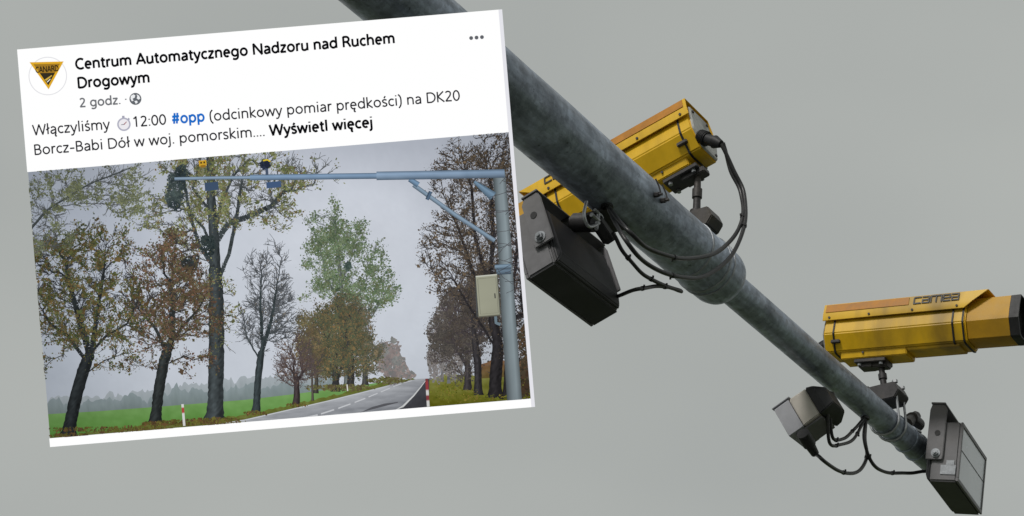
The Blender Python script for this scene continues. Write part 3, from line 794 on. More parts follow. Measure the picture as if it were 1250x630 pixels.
zt = TOP + 0.0006
def put_text(name, txt, u0, u1, v, cap, col, bold=0.0, parent=panel):
    me = fit_text(txt, u0, u1, cap, bold)
    for p in me.vertices:
        p.co = loc(p.co.x, v - p.co.y, zt)
    return link_mesh(name, me, emis('text colour ' + txt[:6], tuple(s2l(col))), parent)
BK, BD = (46, 46, 50), (12, 12, 16)
put_text('heading_text', 'Centrum Automatycznego Nadzoru nad Ruchem', 69, 459.5, 30.3, 13.2, BD, 0.046)
put_text('heading_text', 'Drogowym', 70, 158, 53.3, 13.2, BD, 0.046)
put_text('time_text', '2 godz. ·', 70, 128, 76.6, 11.0, (112, 114, 118), 0.024)
put_text('post_text', 'Włączyliśmy', 10.3, 105.5, 106, 12.8, BK, 0.0)
put_text('post_text', '12:00', 133.5, 174, 106, 12.6, BK, 0.004)
put_text('hashtag_text', '#opp', 180, 221, 106, 13.0, (30, 110, 200), 0.044)
put_text('post_text', '(odcinkowy pomiar prędkości) na DK20', 227, 533, 106.5, 12.8, BK, 0.0)
put_text('post_text', 'Borcz-Babi Dół w woj. pomorskim....', 10.8, 292, 130, 12.8, BK, 0.0)
put_text('link_text', 'Wyświetl więcej', 297.5, 424, 130, 13.0, BD, 0.046)
def disc(name, u, v, r, col, z=zt, ri=None, seg=48, parent=panel):
    bm = bmesh.new()
    if ri is None:
        bm.faces.new([bm.verts.new(loc(u + r * math.cos(t * 2 * math.pi / seg), v + r * math.sin(t * 2 * math.pi / seg), z)) for t in range(seg)])
    else:
        a = [bm.verts.new(loc(u + r * math.cos(t * 2 * math.pi / seg), v + r * math.sin(t * 2 * math.pi / seg), z)) for t in range(seg)]
        b = [bm.verts.new(loc(u + ri * math.cos(t * 2 * math.pi / seg), v + ri * math.sin(t * 2 * math.pi / seg), z)) for t in range(seg)]
        for t in range(seg): bm.faces.new((a[t], a[(t + 1) % seg], b[(t + 1) % seg], b[t]))
    return obj(name, bm, emis('glowing card colour', tuple(s2l(col))), parent)
def flat(name, pts, col, z=zt, parent=panel):
    bm = bmesh.new(); bm.faces.new([bm.verts.new(loc(u, v, z)) for u, v in pts])
    return obj(name, bm, emis('glowing card colour', tuple(s2l(col))), parent)
for i in range(3): disc('menu_dot', 552.5 + i * 6.6, 31.8, 2.35, (96, 98, 104), seg=20)
av = disc('avatar', 34.7, 35.3, 23.4, (222, 222, 226), ri=22.4)
tri = [uvp(37.4, 76.6), uvp(78.8, 75.6), uvp(60.6, 109.6)]
def inset(tr, k, dy=0):
    cx = sum(p[0] for p in tr) / 3; cy = sum(p[1] for p in tr) / 3 + dy
    return [(cx + (p[0] - cx) * k, cy + (p[1] - cy) * k) for p in tr]
flat('emblem_border', tri, (222, 170, 42), zt + 0.0002, av)
flat('emblem_field', inset(tri, 0.78, 0.2), (160, 120, 40), zt + 0.0004, av)
a_, b_, c_ = inset(tri, 0.78, 0.2)
lerp = lambda p, q, t: (p[0] + (q[0] - p[0]) * t, p[1] + (q[1] - p[1]) * t)
flat('emblem_field', [lerp(a_, c_, 0.42), lerp(b_, c_, 0.42), c_], (52, 46, 34), zt + 0.0006, av)
me = fit_text('CANARD', 20.5, 48.8, 7.0, 0.05)
for p in me.vertices: p.co = loc(p.co.x, 30.3 - p.co.y, zt + 0.0009)
link_mesh('emblem_text', me, emis('emblem ink', tuple(s2l((50, 42, 26)))), av)
flat('emblem_road', [(30.5, 39.5), (39.5, 34.6), (40.2, 35.6), (32.5, 41.2)], (205, 170, 70), zt + 0.0009, av)
flat('emblem_road', [(32.8, 42.5), (37.4, 38.8), (38.0, 39.6), (34.0, 43.2)], (230, 225, 210), zt + 0.0010, av)
# globe icon
g = disc('globe_icon', 138.8, 71.9, 7.3, (98, 102, 108))
flat('land_mark', [(133.6, 67.8), (137, 66.2), (139, 67.6), (138.2, 70.2), (135.4, 71.4), (136.4, 74), (134.2, 74.4), (132.9, 71)], (236, 238, 240), zt + 0.0003, g)
flat('land_mark', [(140.6, 66.4), (143.6, 68.4), (144.8, 72), (142.6, 73.2), (140.4, 71.4), (141.4, 69)], (236, 238, 240), zt + 0.0003, g)
flat('land_mark', [(137.4, 74.4), (140.6, 74.2), (141.4, 76.4), (138.8, 78.0)], (236, 238, 240), zt + 0.0003, g)
# stopwatch
sw = disc('stopwatch_icon', 122.3, 101.6, 8.2, (176, 176, 192))
disc('dial', 122.3, 101.6, 6.3, (236, 234, 238), zt + 0.0003, parent=sw)
flat('hand', [(121.7, 101.8), (125.6, 98.3), (126.2, 99), (122.7, 102.4)], (150, 70, 80), zt + 0.0006, sw)
flat('hand', [(118.8, 101.6), (122.3, 101.2), (122.3, 102.2), (118.8, 102.3)], (120, 120, 130), zt + 0.0006, sw)
flat('crown_button', [(120.8, 91.2), (123.8, 91.2), (123.8, 93.6), (120.8, 93.6)], (160, 160, 178), zt + 0.0002, sw)
flat('side_button', [(128.4, 94.0), (130.2, 95.8), (129.0, 97.0), (127.4, 95.4)], (160, 160, 178), zt + 0.0002, sw)

# ---- the road picture on the card: flat coloured shapes, one layer each
PRINT = emis('lit picture colours')
photo = None
layer = [0]
def vnoise(x, y, scale, seed):
    r = np.random.default_rng(seed); g = r.random((64, 64))
    x = np.asarray(x) / scale + 100; y = np.asarray(y) / scale + 100
    xi = np.floor(x).astype(int); yi = np.floor(y).astype(int); fx = x - xi; fy = y - yi
    fx = fx * fx * (3 - 2 * fx); fy = fy * fy * (3 - 2 * fy)
    a = g[xi % 64, yi % 64]; b = g[(xi + 1) % 64, yi % 64]; c = g[xi % 64, (yi + 1) % 64]; d = g[(xi + 1) % 64, (yi + 1) % 64]
    return (a * (1 - fx) + b * fx) * (1 - fy) + (c * (1 - fx) + d * fx) * fy
def fbm(x, y, scale, seed):
    return (vnoise(x, y, scale, seed) * 0.5 + vnoise(x, y, scale / 2.1, seed + 1) * 0.28 + vnoise(x, y, scale / 4.3, seed + 2) * 0.22)
def grade(px, py, col):
    """the soft corner falloff that the displayed picture has"""
    u = (px - 22) * ex[0] + (py - 61) * ex[1]; v = (px - 22) * ey[0] + (py - 61) * ey[1]
    a = (u - 294) / 294; b = (v - 312) / 163
    k = 1 - 0.16 * np.clip((a * a * 0.8 + b * b * 0.55) - 0.35, 0, 1)
    return col * k[:, None]
def build(name, V, Fc, colv, parent, zoff=None, label=None):
    """V (n,2) picture pixels, Fc list of index tuples, colv (n,3) sRGB 0..255 per vertex"""
    layer[0] += 1
    z = 0.0004 + layer[0] * 0.00016
    V = np.asarray(V, float); colv = grade(V[:, 0], V[:, 1], np.asarray(colv, float))
    u = (V[:, 0] - 22) * ex[0] + (V[:, 1] - 61) * ex[1]; v = (V[:, 0] - 22) * ey[0] + (V[:, 1] - 61) * ey[1]
    inside = (u > IU0) & (u < IU1) & (v > IV0) & (v < IV1)
    u = np.clip(u, IU0, IU1); v = np.clip(v, IV0, IV1)
    Fc = [f for f in Fc if any(inside[i] for i in f)] if parent is not None else Fc
    co = np.stack([(u - CW / 2) * K, (CH / 2 - v) * K, np.full(len(u), z) + (0 if zoff is None else np.asarray(zoff))], 1)
    me = bpy.data.meshes.new(name)
    me.from_pydata(co.tolist(), [], Fc)
    at = me.color_attributes.new('Col', 'FLOAT_COLOR', 'POINT')
    lin = s2l(np.clip(colv, 0, 255))
    at.data.foreach_set('color', np.concatenate([lin, np.ones((len(lin), 1))], 1).astype(np.float32).ravel())
    o = link_mesh(name, me, PRINT, parent)
    if label: o['label'] = label
    return o
def grid_fill(name, parent, fn, step=2.5, poly=None):
    """grid over the picture in its own (u,v); fn gives colours; poly(px,py)->mask keeps cells"""
    us = np.linspace(IU0 + 0.01, IU1 - 0.01, int((IU1 - IU0) / step)); vs_ = np.linspace(IV0 + 0.01, IV1 - 0.01, int((IV1 - IV0) / step))
    U, Vv = np.meshgrid(us, vs_)
    px = 22 + U * ex[0] + Vv * ey[0]; py = 61 + U * ex[1] + Vv * ey[1]
    w_ = len(us); V = np.stack([px.ravel(), py.ravel()], 1)
    col = fn(V[:, 0], V[:, 1])
    keep = np.ones(len(V), bool)
    F_ = []
    for j in range(len(vs_) - 1):
        for i in range(w_ - 1):
            a = j * w_ + i
            F_.append((a, a + w_, a + w_ + 1, a + 1))
    return build(name, V, F_, col, parent)
SKYC = np.array((190, 193, 201.0))
def skyfn(x, y):
    t = np.clip((y - 180) / 300, 0, 1)[:, None]
    c = np.array((180, 186, 198.0)) * (1 - t) + np.array((192, 198, 207.0)) * t
    g = np.exp(-(((x - 430) / 190) ** 2 + ((y - 290) / 130) ** 2))[:, None]
    c = c + g * np.array((16, 15, 13.0))
    left = np.clip((200 - x) / 160, 0, 1)[:, None]
    c = c - left * np.array((16, 14, 12.0))
    c = c + ((fbm(x, y, 60, 5) - 0.5) * 12)[:, None] + ((fbm(x, y, 5, 8) - 0.5) * 5)[:, None]
    return c
photo = grid_fill('road_picture', panel, skyfn, 3.0)
photo['label'] = 'misty autumn road picture filling the lower two thirds of the card'

def ribbon_poly(name, top, bottom, colfn, step=2.0, rows=8, parent=None, rough=0.0, seed=1, label=None):
    """area between two polylines given as x->y functions by points"""
    x0 = max(top[0][0], bottom[0][0]); x1 = min(top[-1][0], bottom[-1][0])
    xs = np.arange(x0, x1 + step, step)
    yt = np.interp(xs, [p[0] for p in top], [p[1] for p in top]); yb = np.interp(xs, [p[0] for p in bottom], [p[1] for p in bottom])
    if rough: yt = yt + (fbm(xs, xs * 0 + seed * 9, 9, seed) - 0.5) * rough * 2 + (vnoise(xs, xs * 0, 3, seed + 3) - 0.5) * rough
    V = []; 
    for r in range(rows + 1):
        t = r / rows
        V.append(np.stack([xs, yt * (1 - t) + yb * t], 1))
    V = np.concatenate(V); n_ = len(xs)
    F_ = [(r * n_ + i, (r + 1) * n_ + i, (r + 1) * n_ + i + 1, r * n_ + i + 1) for r in range(rows) for i in range(n_ - 1)]
    tt = np.repeat(np.linspace(0, 1, rows + 1), n_)
    return build(name, V, F_, colfn(V[:, 0], V[:, 1], tt), parent or photo, label=label)
def colmix(c0, c1, namp=10, sc=8, seed=3):
    c0, c1 = np.array(c0, float), np.array(c1, float)
    def f(x, y, t):
        return c0 * (1 - t[:, None]) + c1 * t[:, None] + ((fbm(x, y * 1.6, sc, seed) - 0.5) * 2 * namp)[:, None] + ((fbm(x * 0.4, y * 2.5, sc * 2, seed + 50) - 0.5) * namp)[:, None]
    return f
# distant fog bound wood
ribbon_poly('distant_wood', [(30, 494), (70, 489), (110, 486), (160, 480), (200, 474), (250, 466), (300, 461), (340, 462), (372, 452), (410, 452)], [(30, 520), (410, 488)],
            colmix((160, 168, 173), (134, 145, 147), 7, 6, 4), rows=4, rough=7, seed=5, label='pale grey wood on the misty horizon')
ribbon_poly('distant_wood', [(30, 497), (70, 491), (110, 492), (150, 483), (180, 488), (215, 474), (260, 478), (300, 470), (350, 471), (410, 462)], [(30, 520), (410, 488)],
            colmix((132, 144, 147), (108, 121, 119), 8, 6, 14), rows=4, rough=8, seed=15, label='darker grey green wood in front of the horizon')
# field, verge, road
ribbon_poly('green_field', [(30, 507), (60, 505.5), (120, 502), (200, 496), (300, 488), (360, 481), (470, 466)], [(30, 545), (470, 520)],
            colmix((112, 152, 88), (78, 130, 50), 11, 12, 21), rows=14)
ribbon_poly('leaf_strewn_verge', [(40, 536), (110, 528), (170, 520), (240, 514), (300, 506), (340, 498), (400, 484), (440, 474), (480, 465), (516, 461.5)], [(40, 560), (240, 540), (516, 500)],
            colmix((100, 108, 50), (92, 86, 52), 20, 5, 31), rows=14, rough=2.2, seed=8)
def roadc(x, y, t):
    c = np.array((164, 167, 172.0)) * (1 - t[:, None]) + np.array((124, 127, 133.0)) * t[:, None]
    d = (fbm(x * 0.35 + y * 0.3, y * 2.6, 9, 41) - 0.5) * 44
    return c + d[:, None]
ribbon_poly('road', [(225, 528), (262, 521), (300, 513), (350, 500.5), (400, 489), (440, 479), (475, 470), (500, 464.3), (510, 462.5), (526, 461.8)], [(225, 540), (486, 506), (492, 498), (508, 481), (519, 468), (526, 462)], roadc, step=1.5, rows=24)
ribbon_poly('shoulder', [(474, 516), (487, 500), (500, 488), (512, 474), (520, 463), (527, 461.5)], [(474, 517), (527, 498)],
            colmix((70, 71, 76), (58, 58, 62), 8, 4, 51), step=1.5)
def quadline(name, pts, wid, col, label=None, rows=1, noise=0):
    """tapered stroke through pts [(x,y)], widths per point, colour or per point colours"""
    P = np.array([p[:2] for p in pts], float); wd = np.array(wid, float) if hasattr(wid, '__len__') else np.full(len(P), wid)
    if len(P) > 1:
        T = np.gradient(P, axis=0)
    T /= np.linalg.norm(T, axis=1)[:, None] + 1e-9
    nn = np.stack([-T[:, 1], T[:, 0]], 1)
    prof = [(-0.5, 0.75), (-0.2, 1.12), (0.1, 1.0), (0.5, 0.62)] if rows > 1 else [(-0.5, 1), (0.5, 1)]
    V = []; cl = []
    col = np.array(col, float); col = np.tile(col, (len(P), 1)) if col.ndim == 1 else col
    for o_, k in prof:
        V.append(P + nn * (wd * o_)[:, None]); cl.append(col * k)
    V = np.concatenate(V); cl = np.concatenate(cl)
    if noise: cl = cl + ((fbm(V[:, 0], V[:, 1], 5, 9) - 0.5) * noise)[:, None]
    n_ = len(P)
    F_ = [(r * n_ + i, r * n_ + i + 1, (r + 1) * n_ + i + 1, (r + 1) * n_ + i) for r in range(len(prof) - 1) for i in range(n_ - 1)]
    return build(name, V, F_, cl, photo, label=label)
def dens(pts, k=8):
    o = []
    for a, b in zip(pts[:-1], pts[1:]):
        for i in range(k): o.append((a[0] + (b[0] - a[0]) * i / k, a[1] + (b[1] - a[1]) * i / k))
    return o + [pts[-1]]
quadline('edge_line', [(262, 520.5), (300, 512.5), (350, 501), (400, 489.6), (440, 479.8), (475, 471)], [1.5, 1.4, 1.2, 1.0, .8, .5], (196, 199, 204))
quadline('edge_line', [(484, 503), (492, 496), (505, 483), (514, 472), (520, 464)], [2.6, 2.3, 1.6, 1.1, .7], (206, 208, 208))
for a, b, wd in (((370, 512), (388, 506.5), 1.9), ((392, 505.2), (408, 500), 1.7), ((413, 498.4), (428, 493), 1.5), ((433, 491.2), (446, 486.2), 1.3), ((450, 484.6), (461, 480), 1.1), ((465, 478.4), (476, 473.8), 1.0), ((480, 472), (490, 468.4), .8), ((493, 467.2), (503, 464.6), .7)):
    quadline('centre_line', [a, b], wd, (198, 200, 204))
quadline('tyre_mark', [(440, 505), (455, 498), (470, 494), (486, 491)], [1, 3, 3, 1], (88, 89, 94))
ribbon_poly('right_verge', [(524, 463), (535, 459), (548, 455), (570, 458), (650, 455)], [(524, 500), (650, 492)],
            colmix((124, 126, 66), (96, 96, 24), 20, 7, 61), rows=18, rough=1.5, seed=3)
ribbon_poly('far_bank', [(586, 446), (600, 441), (650, 438)], [(586, 462), (650, 458)], colmix((128, 96, 72), (100, 86, 48), 14, 5, 66), rows=6, rough=2, seed=12)

# ---- trees of the picture
class Strokes:
    def __init__(s): s.V = []; s.F = []; s.C = []; s.Z = []
    def seg(s, p, q, w0, w1, c, lift=0.0):
        d = np.array(q) - np.array(p); l = np.hypot(*d) + 1e-9; nn = np.array((-d[1], d[0])) / l
        i = len(s.V)
        s.V += [p + nn * w0 / 2, p - nn * w0 / 2, q - nn * w1 / 2, q + nn * w1 / 2]; s.F.append((i, i + 1, i + 2, i + 3)); s.C += [c] * 4; s.Z += [lift] * 4
    def leaves(s, P, size, cols):
        n_ = len(P)
        ang = rng.random(n_) * 6.28; sz = size * np.exp(rng.normal(-0.15, 0.45, n_)); el = 0.45 + 0.5 * rng.random(n_)
        ca, sa = np.cos(ang), np.sin(ang)
        i = len(s.V)
        for dx, dy in ((1, 0), (0, 1), (-1, 0), (0, -1)):
            pass
        q = []
        for dx, dy in ((1, 0.1), (0.1, 1), (-1, -0.1), (-0.1, -1)):
            X = dx * sz; Y = dy * sz * el
            q.append(np.stack([P[:, 0] + X * ca - Y * sa, P[:, 1] + X * sa + Y * ca], 1))
        A_ = np.stack(q, 1).reshape(-1, 2)
        s.V += list(A_); s.C += list(np.repeat(cols, 4, axis=0)); s.Z += list(np.repeat(0.00005 + 0.00008 * rng.random(n_), 4)); s.F += [(i + 4 * k, i + 4 * k + 1, i + 4 * k + 2, i + 4 * k + 3) for k in range(n_)]
def crown_pts(ells, n_):
    wt = np.array([e[2] * e[3] * (e[4] if len(e) > 4 else 1) for e in ells]); wt = wt / wt.sum()
    k = rng.choice(len(ells), n_, p=wt)
    a = rng.random(n_) * 6.283; r = np.sqrt(rng.random(n_))
    r = r * (0.62 + 0.62 * vnoise(a * 9 + k * 17, k * 5.0, 4.0, 123) + 0.22 * (vnoise(a * 40, k * 5.0, 4.0, 124) - 0.5))
    E = np.array([e[:4] for e in ells])[k]
    return np.stack([E[:, 0] + E[:, 2] * r * np.cos(a), E[:, 1] + E[:, 3] * r * np.sin(a)], 1)
def tree(label, trunk, tw, ells, n_att=220, bark=(52, 56, 54), leaf=None, n_leaf=0, lsize=1.2, thin=0.34, fog=0.0, limbs=(), pexp=2.3, name='tree', clump=9, thr=0.42, twigc=None, spray=3):
    """trunk polyline base->top, base width; attractors joined to the nearest limb; widths from what each limb carries"""
    S_ = Strokes()
    nodes = []; par = []; fixed = []
    def addpath(pts, start=None):
        pr = start
        pts = [np.array(p, float) for p in pts]
        dense = []
        for a, b in zip(pts[:-1], pts[1:]):
            m_ = max(1, int(np.hypot(*(b - a)) / 3))
            for i in range(m_): dense.append(a + (b - a) * i / m_)
        dense.append(pts[-1])
        for j, p in enumerate(dense):
            if pr is not None and j == 0: continue
            jit = rng.normal(0, 0.25, 2) if j else 0
            nodes.append(p + jit); par.append(-1 if pr is None else pr); pr = len(nodes) - 1
        return pr
    addpath(trunk)
    n_tr = len(nodes)
    for l in limbs:
        a = np.array(l[0], float); i = int(np.argmin([np.hypot(*(q - a)) for q in nodes])); addpath([nodes[i]] + list(l[1:]), i)
    start_i = int(n_tr * 0.35)
    att = crown_pts(ells, n_att)
    base = np.array(nodes[n_tr - 1])
    order = np.argsort(np.min([np.hypot(att[:, 0] - q[0], att[:, 1] - q[1]) for q in nodes[start_i::4]], axis=0))
    ends = []
    DR = np.zeros((60000, 2))
    for j in range(len(nodes)):
        if par[j] >= 0:
            dd = nodes[j] - nodes[par[j]]; DR[j] = dd / (np.hypot(*dd) + 1e-9)
        else: DR[j] = (0, -1)
    for k in order:
        a = att[k]; NN = np.array(nodes[start_i:])
        d = a - NN; dist = np.hypot(d[:, 0], d[:, 1]); pen = np.where(d[:, 1] > 0, 1 + 0.9 * d[:, 1] / (dist + 1), 1.0)
        al = (d * DR[start_i:len(nodes)]).sum(1) / (dist + 1e-6)
        i = int(np.argmin(dist * pen * (1.45 - 0.75 * al) + np.where(dist < 4, 3, 0))) + start_i
        p = np.array(nodes[i]); L_ = dist[i - start_i]
        m_ = max(1, int(L_ / 3.2))
        bend = np.array((-(a - p)[1], (a - p)[0])) * rng.normal(0, 0.10); pr = i
        for j in range(1, m_ + 1):
            t = j / m_
            q = p + (a - p) * t + bend * math.sin(math.pi * t) * 1.0 + np.array((0, 1)) * math.sin(math.pi * t) * L_ * 0.07 + rng.normal(0, 0.14, 2)
            nodes.append(q); par.append(pr); dd = q - nodes[pr]; DR[len(nodes) - 1] = dd / (np.hypot(*dd) + 1e-9); pr = len(nodes) - 1
        ends.append(pr)
    for e_ in ends:
        for _ in range(spray):
            an = math.atan2(DR[e_][1], DR[e_][0]) + rng.normal(0, 0.55); L_ = 3 + 6 * rng.random(); pr = e_
            back = int(rng.integers(0, 3))
            for _b in range(back):
                if par[pr] >= 0: pr = par[pr]
            q = nodes[pr]
            for j in range(2):
                an += rng.normal(0, 0.2); q = q + np.array((math.cos(an), math.sin(an) - 0.15)) * L_ / 2
                nodes.append(q); par.append(pr); DR[len(nodes) - 1] = (math.cos(an), math.sin(an)); pr = len(nodes) - 1
    n_ = len(nodes); load = np.zeros(n_); hasch = np.zeros(n_, bool)
    for i in range(n_):
        if par[i] >= 0: hasch[par[i]] = True
    for i in range(n_ - 1, -1, -1):
        if not hasch[i]: load[i] += 1
        if par[i] >= 0: load[par[i]] += load[i]
    mxl = load[0]
    wd = thin + (tw - thin) * (load / mxl) ** 0.72
    for i in range(n_tr): wd[i] = max(wd[i], tw * (1 - 0.55 * i / n_tr)) * (1 + 0.55 * math.exp(-i / 2.0))
    bark = np.array(bark, float) * (1 - fog) + SKYC * fog
    tcol = np.array(twigc if twigc is not None else bark, float)
    TP = np.array(nodes[:n_tr]); TW = wd[:n_tr]
    for _ in range(2): TP[1:-1] = (TP[:-2] + 2 * TP[1:-1] + TP[2:]) / 4
    TT = np.gradient(TP, axis=0); TT /= np.linalg.norm(TT, axis=1)[:, None] + 1e-9; TN = np.stack([-TT[:, 1], TT[:, 0]], 1)
    cols_ = np.linspace(-0.5, 0.5, 9); b0 = len(S_.V)
    for ci, o_ in enumerate(cols_):
        for i in range(n_tr):
            S_.V.append(TP[i] + TN[i] * TW[i] * (o_ + (rng.normal(0, 0.02) if ci in (0, 8) else 0)))
            g_ = 0.78 + 0.42 * math.exp(-((o_ + (0.12 if True else 0)) / 0.28) ** 2) + rng.normal(0, 0.10)
            S_.C.append(bark * g_); S_.Z.append(0.00009)
    S_.F += [(b0 + c_ * n_tr + i, b0 + c_ * n_tr + i + 1, b0 + (c_ + 1) * n_tr + i + 1, b0 + (c_ + 1) * n_tr + i) for c_ in range(8) for i in range(n_tr - 1)]
    for i in range(n_tr, n_):
        if par[i] < 0: continue
        t = min(1, wd[i] / 2.2)
        c = (bark * t + (tcol * (1 - fog * 0) * 1.0) * (1 - t)) * (1 + rng.normal(0, 0.09))
        S_.seg(np.array(nodes[par[i]]), np.array(nodes[i]), wd[par[i]] if wd[par[i]] < wd[i] * 2 else wd[i], wd[i], c, 0.00009 if wd[i] > 0.95 else (0.00006 if wd[i] > 0.6 else 0.0))
    if leaf is not None and n_leaf:
        n_leaf = int(n_leaf * 1.5); NN = np.array(nodes[n_tr:]); th = wd[n_tr:]
        ii = np.where(th < 1.6)[0]
        P = NN[rng.choice(ii, n_leaf * 2)] + rng.normal(0, 2.6, (n_leaf * 2, 2))
        keep = fbm(P[:, 0], P[:, 1], clump, int(trunk[0][0])) > thr
        P = P[keep][:n_leaf]
        lc = np.array(leaf, float)
        cl = lc[rng.integers(0, len(lc), len(P))] * (0.75 + 0.5 * fbm(P[:, 0], P[:, 1], 12, 77))[:, None] * (1 + rng.normal(0, 0.08, len(P)))[:, None]
        cl = cl * (1 - fog - 0.03) + SKYC * (fog + 0.03)
        S_.leaves(P, lsize * 0.62, cl)
    return build(name, np.array(S_.V), S_.F, np.array(S_.C), photo, S_.Z, label=label)
def mass(label, ells, n_, cols, size, fog=0.0, thr=0.2, trunks=(), bark=(45, 46, 46), seed=1, name='tree', clump=14):
    S_ = Strokes(); lc = np.array(cols, float)
    bark = np.array(bark, float) * (1 - fog) + SKYC * fog
    for t in trunks:
        pts = dens(t[:-1], 6)
        for i in range(len(pts) - 1):
            f = 1 - 0.35 * i / len(pts)
            S_.seg(np.array(pts[i]), np.array(pts[i + 1]), t[-1] * f * (1 + 0.4 * math.exp(-i / 1.5)), t[-1] * f, bark * (1 + rng.normal(0, 0.08)))
    P = crown_pts(ells, n_)
    P = P[fbm(P[:, 0], P[:, 1], clump, seed) > thr]
    P = P[rng.permutation(len(P))]
    sh = fbm(P[:, 0], P[:, 1], 11, seed + 4); sh2 = fbm(P[:, 0] + 40, P[:, 1], 4.5, seed + 6)
    cl = lc[np.clip((sh * len(lc) * 1.3 + rng.normal(0, .5, len(P)) - .3).astype(int), 0, len(lc) - 1)] * (0.62 + 0.45 * sh + 0.32 * sh2)[:, None] * (1 + rng.normal(0, 0.08, len(P)))[:, None]
    cl = cl * (1 - fog) + SKYC * fog
    S_.leaves(P, size, cl)
    return build(name, np.array(S_.V), S_.F, np.array(S_.C), photo, S_.Z, label=label)

# far rows first
mass('hazy brown trees at the far end of the left row', [(478, 440, 16, 23), (468, 432, 13, 16), (489, 450, 9, 14), (500, 458, 8, 5)], 2600, [(92, 82, 78), (110, 92, 84), (84, 84, 78)], 1.5, fog=0.34, thr=0.12, seed=71)
mass('hazy brown trees at the far end of the right row', [(536, 420, 14, 38), (528, 440, 7, 24), (545, 400, 16, 44), (552, 440, 14, 25)], 4600, [(92, 84, 78), (104, 94, 86), (80, 76, 72)], 1.2, fog=0.36, thr=0.25, seed=81, trunks=[((540, 466), (540, 440), 3), ((548, 468), (547, 440), 3.5)])
# tall pale green poplar with dark row below
tree('tall green poplar rising above the left row', [(424, 472), (423, 430), (419, 380), (415, 330), (410, 285), (408, 265)], 6.5, [(404, 285, 28, 30), (388, 315, 20, 36), (420, 312, 32, 40), (436, 292, 14, 26), (408, 350, 34, 26), (462, 335, 16, 42), (448, 360, 30, 26), (478, 352, 10, 22)], 420, (84, 90, 88), [(78, 98, 66), (92, 110, 78), (66, 84, 60), (106, 120, 90), (88, 94, 64)], 10000, 1.35, 0.36, 0.05, name='tree', thr=0.30, clump=8,
     limbs=[((421, 400), (438, 360), (452, 330), (460, 300)), ((419, 380), (400, 340), (390, 300)), ((417, 350), (430, 310), (438, 275)), ((422, 410), (455, 385), (475, 350))], twigc=(96, 102, 98))
mass('dark mistletoe clump in the green poplar', [(425, 325, 5, 5)], 120, [(62, 78, 72), (72, 86, 80)], 1.2, thr=0, name='mistletoe_ball', seed=9)
tree('olive and orange tree at the near end of the dark row', [(386, 480), (387, 450), (390, 420)], 4.5, [(385, 405, 20, 26), (375, 425, 16, 22), (398, 400, 18, 28), (392, 445, 18, 18)], 240, (58, 56, 50), [(84, 80, 54), (100, 88, 56), (78, 70, 50), (92, 92, 64)], 5200, 1.3, 0.4, 0.06, thr=0.28, clump=8)
tree('dark brown green tree on the right of the dark row', [(446, 470), (446, 445), (444, 420)], 6, [(440, 408, 18, 30), (453, 434, 13, 24), (432, 390, 18, 22)], 260, (46, 46, 44), [(74, 74, 54), (96, 82, 56), (66, 70, 50)], 4200, 1.3, 0.4, 0.14, thr=0.22, clump=9)
tree('dark brown green tree in the middle of the dark row', [(428, 475), (429, 445), (428, 415)], 8, [(425, 400, 24, 36), (432, 430, 26, 28), (418, 380, 18, 18)], 280, (42, 42, 42), [(60, 64, 46), (80, 74, 48), (66, 74, 50), (98, 80, 50)], 5000, 1.35, 0.4, 0.08, thr=0.2, clump=9)
tree('dark brown green tree with forked trunk left in the dark row', [(410, 478), (410, 450), (408, 420)], 8.5, [(408, 408, 24, 34), (398, 432, 22, 24), (414, 440, 18, 24)], 280, (42, 42, 42), [(58, 62, 44), (76, 72, 46), (62, 70, 48), (104, 84, 50)], 5000, 1.35, 0.4, 0.08, thr=0.22, clump=9, limbs=[((410, 468), (418, 445), (420, 420))])
mass('weeds and low bushes under the dark row', [(420, 473, 46, 3.5), (470, 464, 26, 4)], 1100, [(110, 98, 66), (98, 100, 60), (84, 76, 54)], 1.0, thr=0.1, name='bush', seed=93)
tree('thin young tree left of the dark row', [(382, 489), (381, 450), (378, 420)], 2.4, [(380, 425, 18, 26)], 90, (72, 66, 60), [(98, 84, 58), (86, 80, 52), (112, 96, 66)], 900, 1.2, 0.4, 0.05)
tree('small bare round tree at the field edge', [(362, 494), (363, 470), (362, 455)], 7, [(362, 438, 29, 28), (350, 450, 16, 16), (376, 450, 16, 18)], 260, (58, 50, 50), [(96, 78, 66), (84, 70, 60)], 420, 1.0, 0.42, 0.03, twigc=(86, 76, 76))
tree('bare upright tree between the big tree and the poplar', [(313, 504), (315, 470), (318, 440), (322, 415)], 8.5, [(330, 350, 33, 46), (318, 390, 30, 36), (345, 385, 20, 40), (302, 400, 14, 22, .5)], 672, (50, 58, 60), [(104, 98, 88)], 260, 0.9, 0.42, 0.02,
     limbs=[((318, 440), (302, 412), (297, 385)), ((320, 430), (332, 390), (340, 340), (344, 315)), ((320, 420), (318, 370), (320, 330))], twigc=(82, 84, 88))
